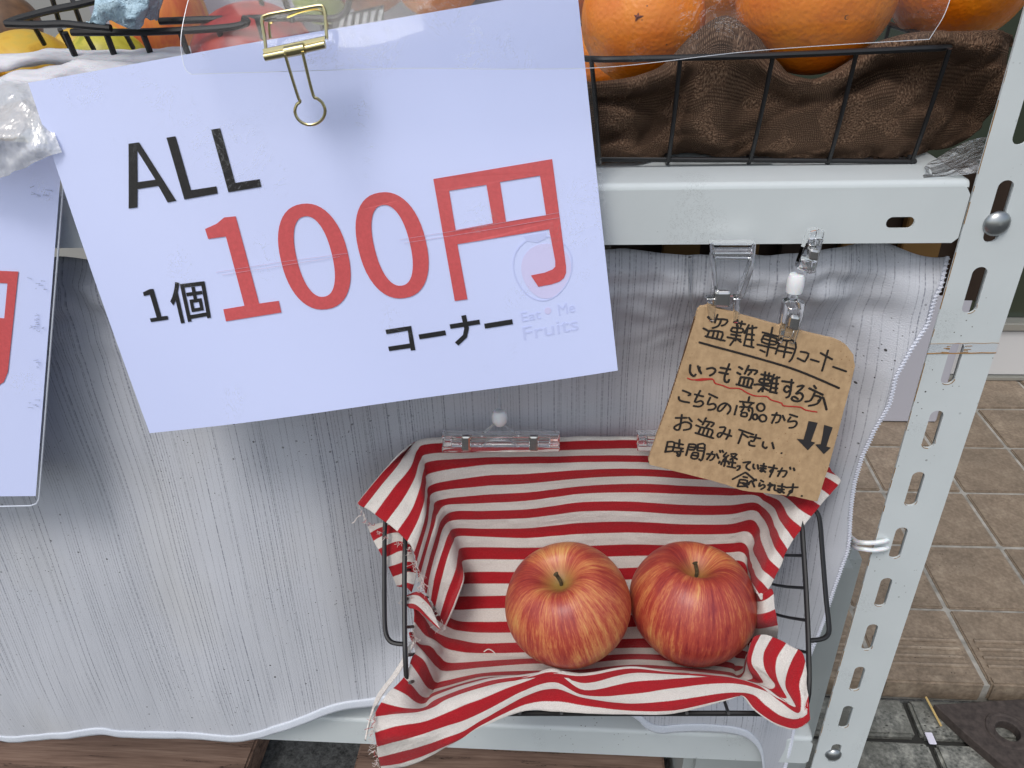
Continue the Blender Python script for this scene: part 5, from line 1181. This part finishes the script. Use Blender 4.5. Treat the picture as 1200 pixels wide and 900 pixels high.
# ================================================================== UPPER LEFT: fruit and baskets
lb = thing('wire_basket', 'black wire basket of apples and mixed fruit behind the large price sign', 'basket', (-.45, .1, .0665))
def W3(pts, r=.0017, smooth=3, name='wire'): return wire(name, pts, r, lb, smooth)
def a_(l, Y): return [atY(x, y, Y) for x, y in l]
W3(a_([(84, 38), (120, 38), (170, 37.5), (230, 35), (268, 32), (284, 29), (290, 25), (284, 21)], .022), .0020, name='handle')
W3(a_([(187, 25), (240, 23), (300, 21.5), (345, 21), (388, 22), (400, 18), (408, 8), (410, -20)], .036), .0020, name='rim')
W3(a_([(7, 28), (40, 29), (75, 28), (95, 30), (130, 33)], .012), .0020, name='rim')
W3(a_([(7, 28), (22, 22), (60, 12), (90, 6), (130, -4)], .030), .0020, name='rim')
for (x0, y0, x1, y1) in ((76, 38, 98, 88), (124, 38, 140, 80), (167, 38, 181, 74), (211, 36, 221, 66), (256, 34, 265, 60), (302, 22, 313, 62), (332, -5, 343, 25)):
    W3([atY(x0, y0, .022), atY(x1, y1, .030)], .0018, 0, 'front_wire')
for (x0, y0, x1, y1) in ((34, 20, 52, 52), (70, 34, 83, 58), (98, 36, 110, 58), (145, 36, 156, 56), (304, -8, 310, 20), (85, 0, 95, 28), (60, -6, 70, 28)):
    W3([atY(x0, y0, .045), atY(x1, y1, .055)], .0015, 0, 'back_wire')
def fruit(name, label, cat, cx, cy, rpx, R, mat, sq=1, grp=None):
    t = R*FPX/rpx; c = atT(cx, cy, t); mb = MB()
    mb.lathe([(max(0, R*math.sin(math.pi*k/22)), -R*sq*math.cos(math.pi*k/22)) for k in range(23)], 36, Matrix.Translation(c) @ Matrix.Rotation(random.uniform(-.5, .5), 4, 'X'))
    for p in mb.v: p += (p-c)*noise.noise((p-c)*22+Vector((cx, 0, 0)))*.05
    o = mb.build(name, mat, None); tag(o, label, cat, grp); return o
def skin(name, a, b, c, sc=12, rough=.38):
    m = MT(name); m.color(m.ramp(m.noise(m.coord('Object', (1.5, 1.5, .6)), sc*4, 4, .6, .4), (.33, a), (.5, b), (.68, c))); m.set(Roughness=rough); return m.m
MANGO = skin('mango_skin', srgb(222, 160, 62), srgb(226, 138, 74), srgb(208, 104, 70)); REDA = skin('dark_red_skin', srgb(120, 24, 26), srgb(150, 36, 36), srgb(168, 62, 50))
YEL = skin('yellow_peel', srgb(186, 140, 30), srgb(204, 164, 52), srgb(186, 160, 64)); GRN = skin('green_skin', srgb(120, 140, 60), srgb(150, 168, 84), srgb(132, 150, 70)); TAN = skin('brown_bag_fruit', srgb(84, 62, 44), srgb(112, 84, 60), srgb(134, 104, 78))
fruit('mango', 'yellow-orange mango behind the wires, left of the red apple', 'mango', 188, 22, 55, .034, MANGO, 1.1)
fruit('apple', 'dark red apple behind the clear film, beside and behind the binder clip', 'apple', 303, 84, 78, .041, REDA, .95)
fruit('green_apple', 'small green fruit above and right of the binder clip', 'fruit', 375, -8, 33, .021, GRN)
fruit('fruit', 'brown-orange fruit at the top edge, right of the green one', 'fruit', 432, -38, 50, .030, skin('russet', srgb(120, 62, 34), srgb(160, 88, 48), srgb(176, 110, 60)))
orange(512, -42, 58, .036, 'orange at the top edge behind the large price sign', None, 9)
fruit('lemon', 'yellow citrus fruit behind the white foam net, upper left', 'lemon', 38, 94, 58, .032, YEL, .9)
fruit('lemon', 'yellow citrus under the lowest foam band at the left edge', 'lemon', -26, 116, 60, .032, skin('orange_yellow', srgb(226, 150, 24), srgb(232, 170, 40), srgb(222, 150, 30)), .9)
fruit('lemon', 'yellow-green citrus behind the wires in the middle of the white wrap', 'lemon', 132, 82, 46, .026, skin('yg', srgb(150, 150, 30), srgb(190, 180, 60), srgb(170, 160, 40)))
fruit('lemon', 'small yellow citrus between the foam net and the pale blue tissue', 'lemon', 100, 70, 36, .021, YEL)
fruit('fruit', 'dull brown wrapped fruit in the top left corner', 'fruit', 2, 34, 44, .027, TAN, .8)
# striped paper band
mb = MB(); fb = thing('striped_liner', 'black and white striped liner strip beside the green fruit', 'liner', tuple(atY(425, 30, .06)))
BW = plain('liner_dark', (.02, .02, .022), .6); LW = plain('liner_light', srgb(150, 150, 150), .7)
g1 = MB(); P_ = [atY(390, 20, .06), atY(450, 6, .06), atY(450, 40, .055), atY(392, 48, .055)]; g1.add(P_, [[0, 1, 2, 3]]); o = g1.build('band', BW, fb, False); md = o.modifiers.new('s', 'SOLIDIFY'); md.thickness = .001
for k in range(6):
    g1 = MB(); x = 399+k*9; g1.add([atY(x+1, 20-k*1.6, .0585), atY(x+5.5, 19-k*1.6, .0585), atY(x+1, 42-k, .0535), atY(x-4, 43-k, .0535)], [[0, 1, 2, 3]]); o = g1.build('stripe', LW, fb, False); md = o.modifiers.new('s', 'SOLIDIFY'); md.thickness = .0006
# white foam net and wrap
FOAM = MT('white_foam_net'); FOAM.color(FOAM.mix(FOAM.noise(FOAM.coord('Object', (60, 200, 200)), 1, 4), srgb(176, 176, 184), srgb(226, 226, 230))); FOAM.set(Roughness=.6, Subsurface_Weight=.2, Subsurface_Scale=.004); FOAM.bump(FOAM.noise(FOAM.coord('Object', (80, 260, 260)), 1, 4), .0015, .6)
def foam(rows, label, seed):
    FGm = crgrid([[atY(x, y, Y) for x, y, Y in r] for r in rows], 7, 8)
    for r in FGm:
        for p in r:
            k = noise.noise(Vector((p.x*30+seed, p.y*60, p.z*110)))*.004+noise.noise(Vector((p.x*90+seed, p.y*60, p.z*220)))*.0015; p += Vector((0, -k, k))
    o = gridmesh('foam_net', FGm, FOAM.m, None, None, .0018); tag(o, label, 'foam net', 'white foam fruit nets'); return o
foam([[(-60, 74, .03), (0, 68, .03), (50, 58, .035), (90, 60, .035), (140, 58, .035), (185, 56, .035), (230, 58, .04), (270, 56, .045)], [(-60, 84, .018), (0, 77, .018), (50, 67, .022), (90, 67, .022), (140, 66, .022), (185, 64, .022), (230, 64, .03), (270, 60, .035)], [(-60, 96, .022), (0, 84, .026), (50, 75, .03), (90, 78, .026), (140, 78, .026), (185, 74, .026), (230, 72, .03), (270, 66, .035)]], 'upper white foam net band over the fruit at the upper left', 1)
foam([[(-60, 100, .02), (0, 89, .02), (50, 82, .022), (90, 76, .022), (140, 74, .022), (185, 72, .024), (230, 70, .026)], [(-60, 112, .010), (0, 100, .010), (50, 92, .010), (90, 86, .012), (140, 84, .012), (185, 80, .016), (230, 76, .02)], [(-60, 140, .014), (0, 122, .014), (50, 108, .014), (90, 98, .014), (140, 92, .014), (185, 88, .018), (230, 84, .02)]], 'lower white foam net band just above the top left corner of the sign', 5)
BAG = MT('milky_bag'); BAG.n.remove(BAG.b); co = BAG.coord('Object'); hh = BAG.noise(co, 17, 4, .55, 1.0)
bpn = BAG.new('ShaderNodeBump'); bpn.inputs['Distance'].default_value = .010; bpn.inputs['Strength'].default_value = .9; BAG.link(hh, bpn.inputs['Height'])
tr = BAG.new('ShaderNodeBsdfTransparent'); df = BAG.new('ShaderNodeBsdfDiffuse'); df.inputs[0].default_value = (.72, .74, .78, 1); BAG.link(bpn.outputs[0], df.inputs['Normal'])
gl = BAG.new('ShaderNodeBsdfGlossy'); gl.inputs['Roughness'].default_value = .18; BAG.link(bpn.outputs[0], gl.inputs['Normal'])
x1 = BAG.new('ShaderNodeMixShader'); BAG.link(BAG.math('ADD', .42, BAG.math('MULTIPLY', hh, .5)), x1.inputs[0]); BAG.link(tr.outputs[0], x1.inputs[1]); BAG.link(df.outputs[0], x1.inputs[2])
x2 = BAG.new('ShaderNodeMixShader'); x2.inputs[0].default_value = .16; BAG.link(x1.outputs[0], x2.inputs[1]); BAG.link(gl.outputs[0], x2.inputs[2]); BAG.link(x2.outputs[0], BAG.out.inputs[0])
bgo = crumple('plastic_bag', [[(-80, 100, .012), (-20, 97, .010), (20, 96, .008), (46, 100, .004)], [(-80, 130, -.012), (-20, 126, -.016), (20, 124, -.018), (56, 128, -.014)], [(-80, 165, -.026), (-20, 162, -.030), (20, 160, -.032), (66, 160, -.026)], [(-80, 204, -.032), (-20, 212, -.036), (16, 200, -.036), (72, 178, -.030)]], .007, 9, 3, 'crumpled milky plastic bag hanging over the top of the left sign')
bgo.data.materials.clear(); bgo.data.materials.append(BAG.m)
TIS = MT('pale_blue_tissue'); TIS.color(TIS.mix(TIS.noise(TIS.coord('Object'), 60, 4), srgb(150, 186, 206), srgb(206, 228, 240))); TIS.set(Roughness=.5); TIS.bump(TIS.noise(TIS.coord('Object'), 110, 5, .6, 1), .006, 1)
Gt = crgrid([[atY(x, y, Y) for x, y, Y in r] for r in [[(118, -18, .03), (150, -22, .02), (180, -18, .03), (196, -12, .04)], [(112, 6, .015), (146, 4, .008), (174, 6, .012), (188, 8, .03)], [(106, 22, .012), (140, 22, .008), (168, 20, .012), (186, 20, .03)], [(100, 33, .016), (136, 32, .012), (162, 30, .014), (184, 26, .03)]]], 8, 8)
for r in Gt:
    for p in r: k = noise.noise(p*70)*.006+abs(noise.noise(p*150))*.006; p += Vector((k*.2, -abs(k), k))
o = gridmesh('tissue', Gt, TIS.m, None, None, .0006); tag(o, 'pale blue crumpled tissue wrap among the fruit, left of the mango', 'tissue')
# grey bags / dark boxes behind the fruit
mb = MB(); mb.box((-.62, .26, .068), (-.33, .295, .30), bev=.01)
for p in mb.v: p += noise.noise_vector(p*14)*.012
tag(mb.build('dark_bag', plain('dark_grey_cloth', (.035, .035, .042), .8), None), 'dark grey bag standing behind the upper left fruit', 'bag')
mb = MB(); mb.box((-.62, .20, .068), (-.44, .235, .20), bev=.012)
for p in mb.v: p += noise.noise_vector(p*20)*.008
tag(mb.build('wrapped_pack', plain('white_grey_wrap', srgb(150, 150, 162), .5), None), 'white-grey wrapped pack behind the black wires, upper left', 'pack')
mb = MB(); mb.box((-.42, .235, .068), (-.28, .248, .30), bev=.003)
tag(mb.build('grey_divider', plain('grey_card', srgb(132, 132, 140), .6), None), 'grey upright card behind the binder clip and green fruit', 'card')
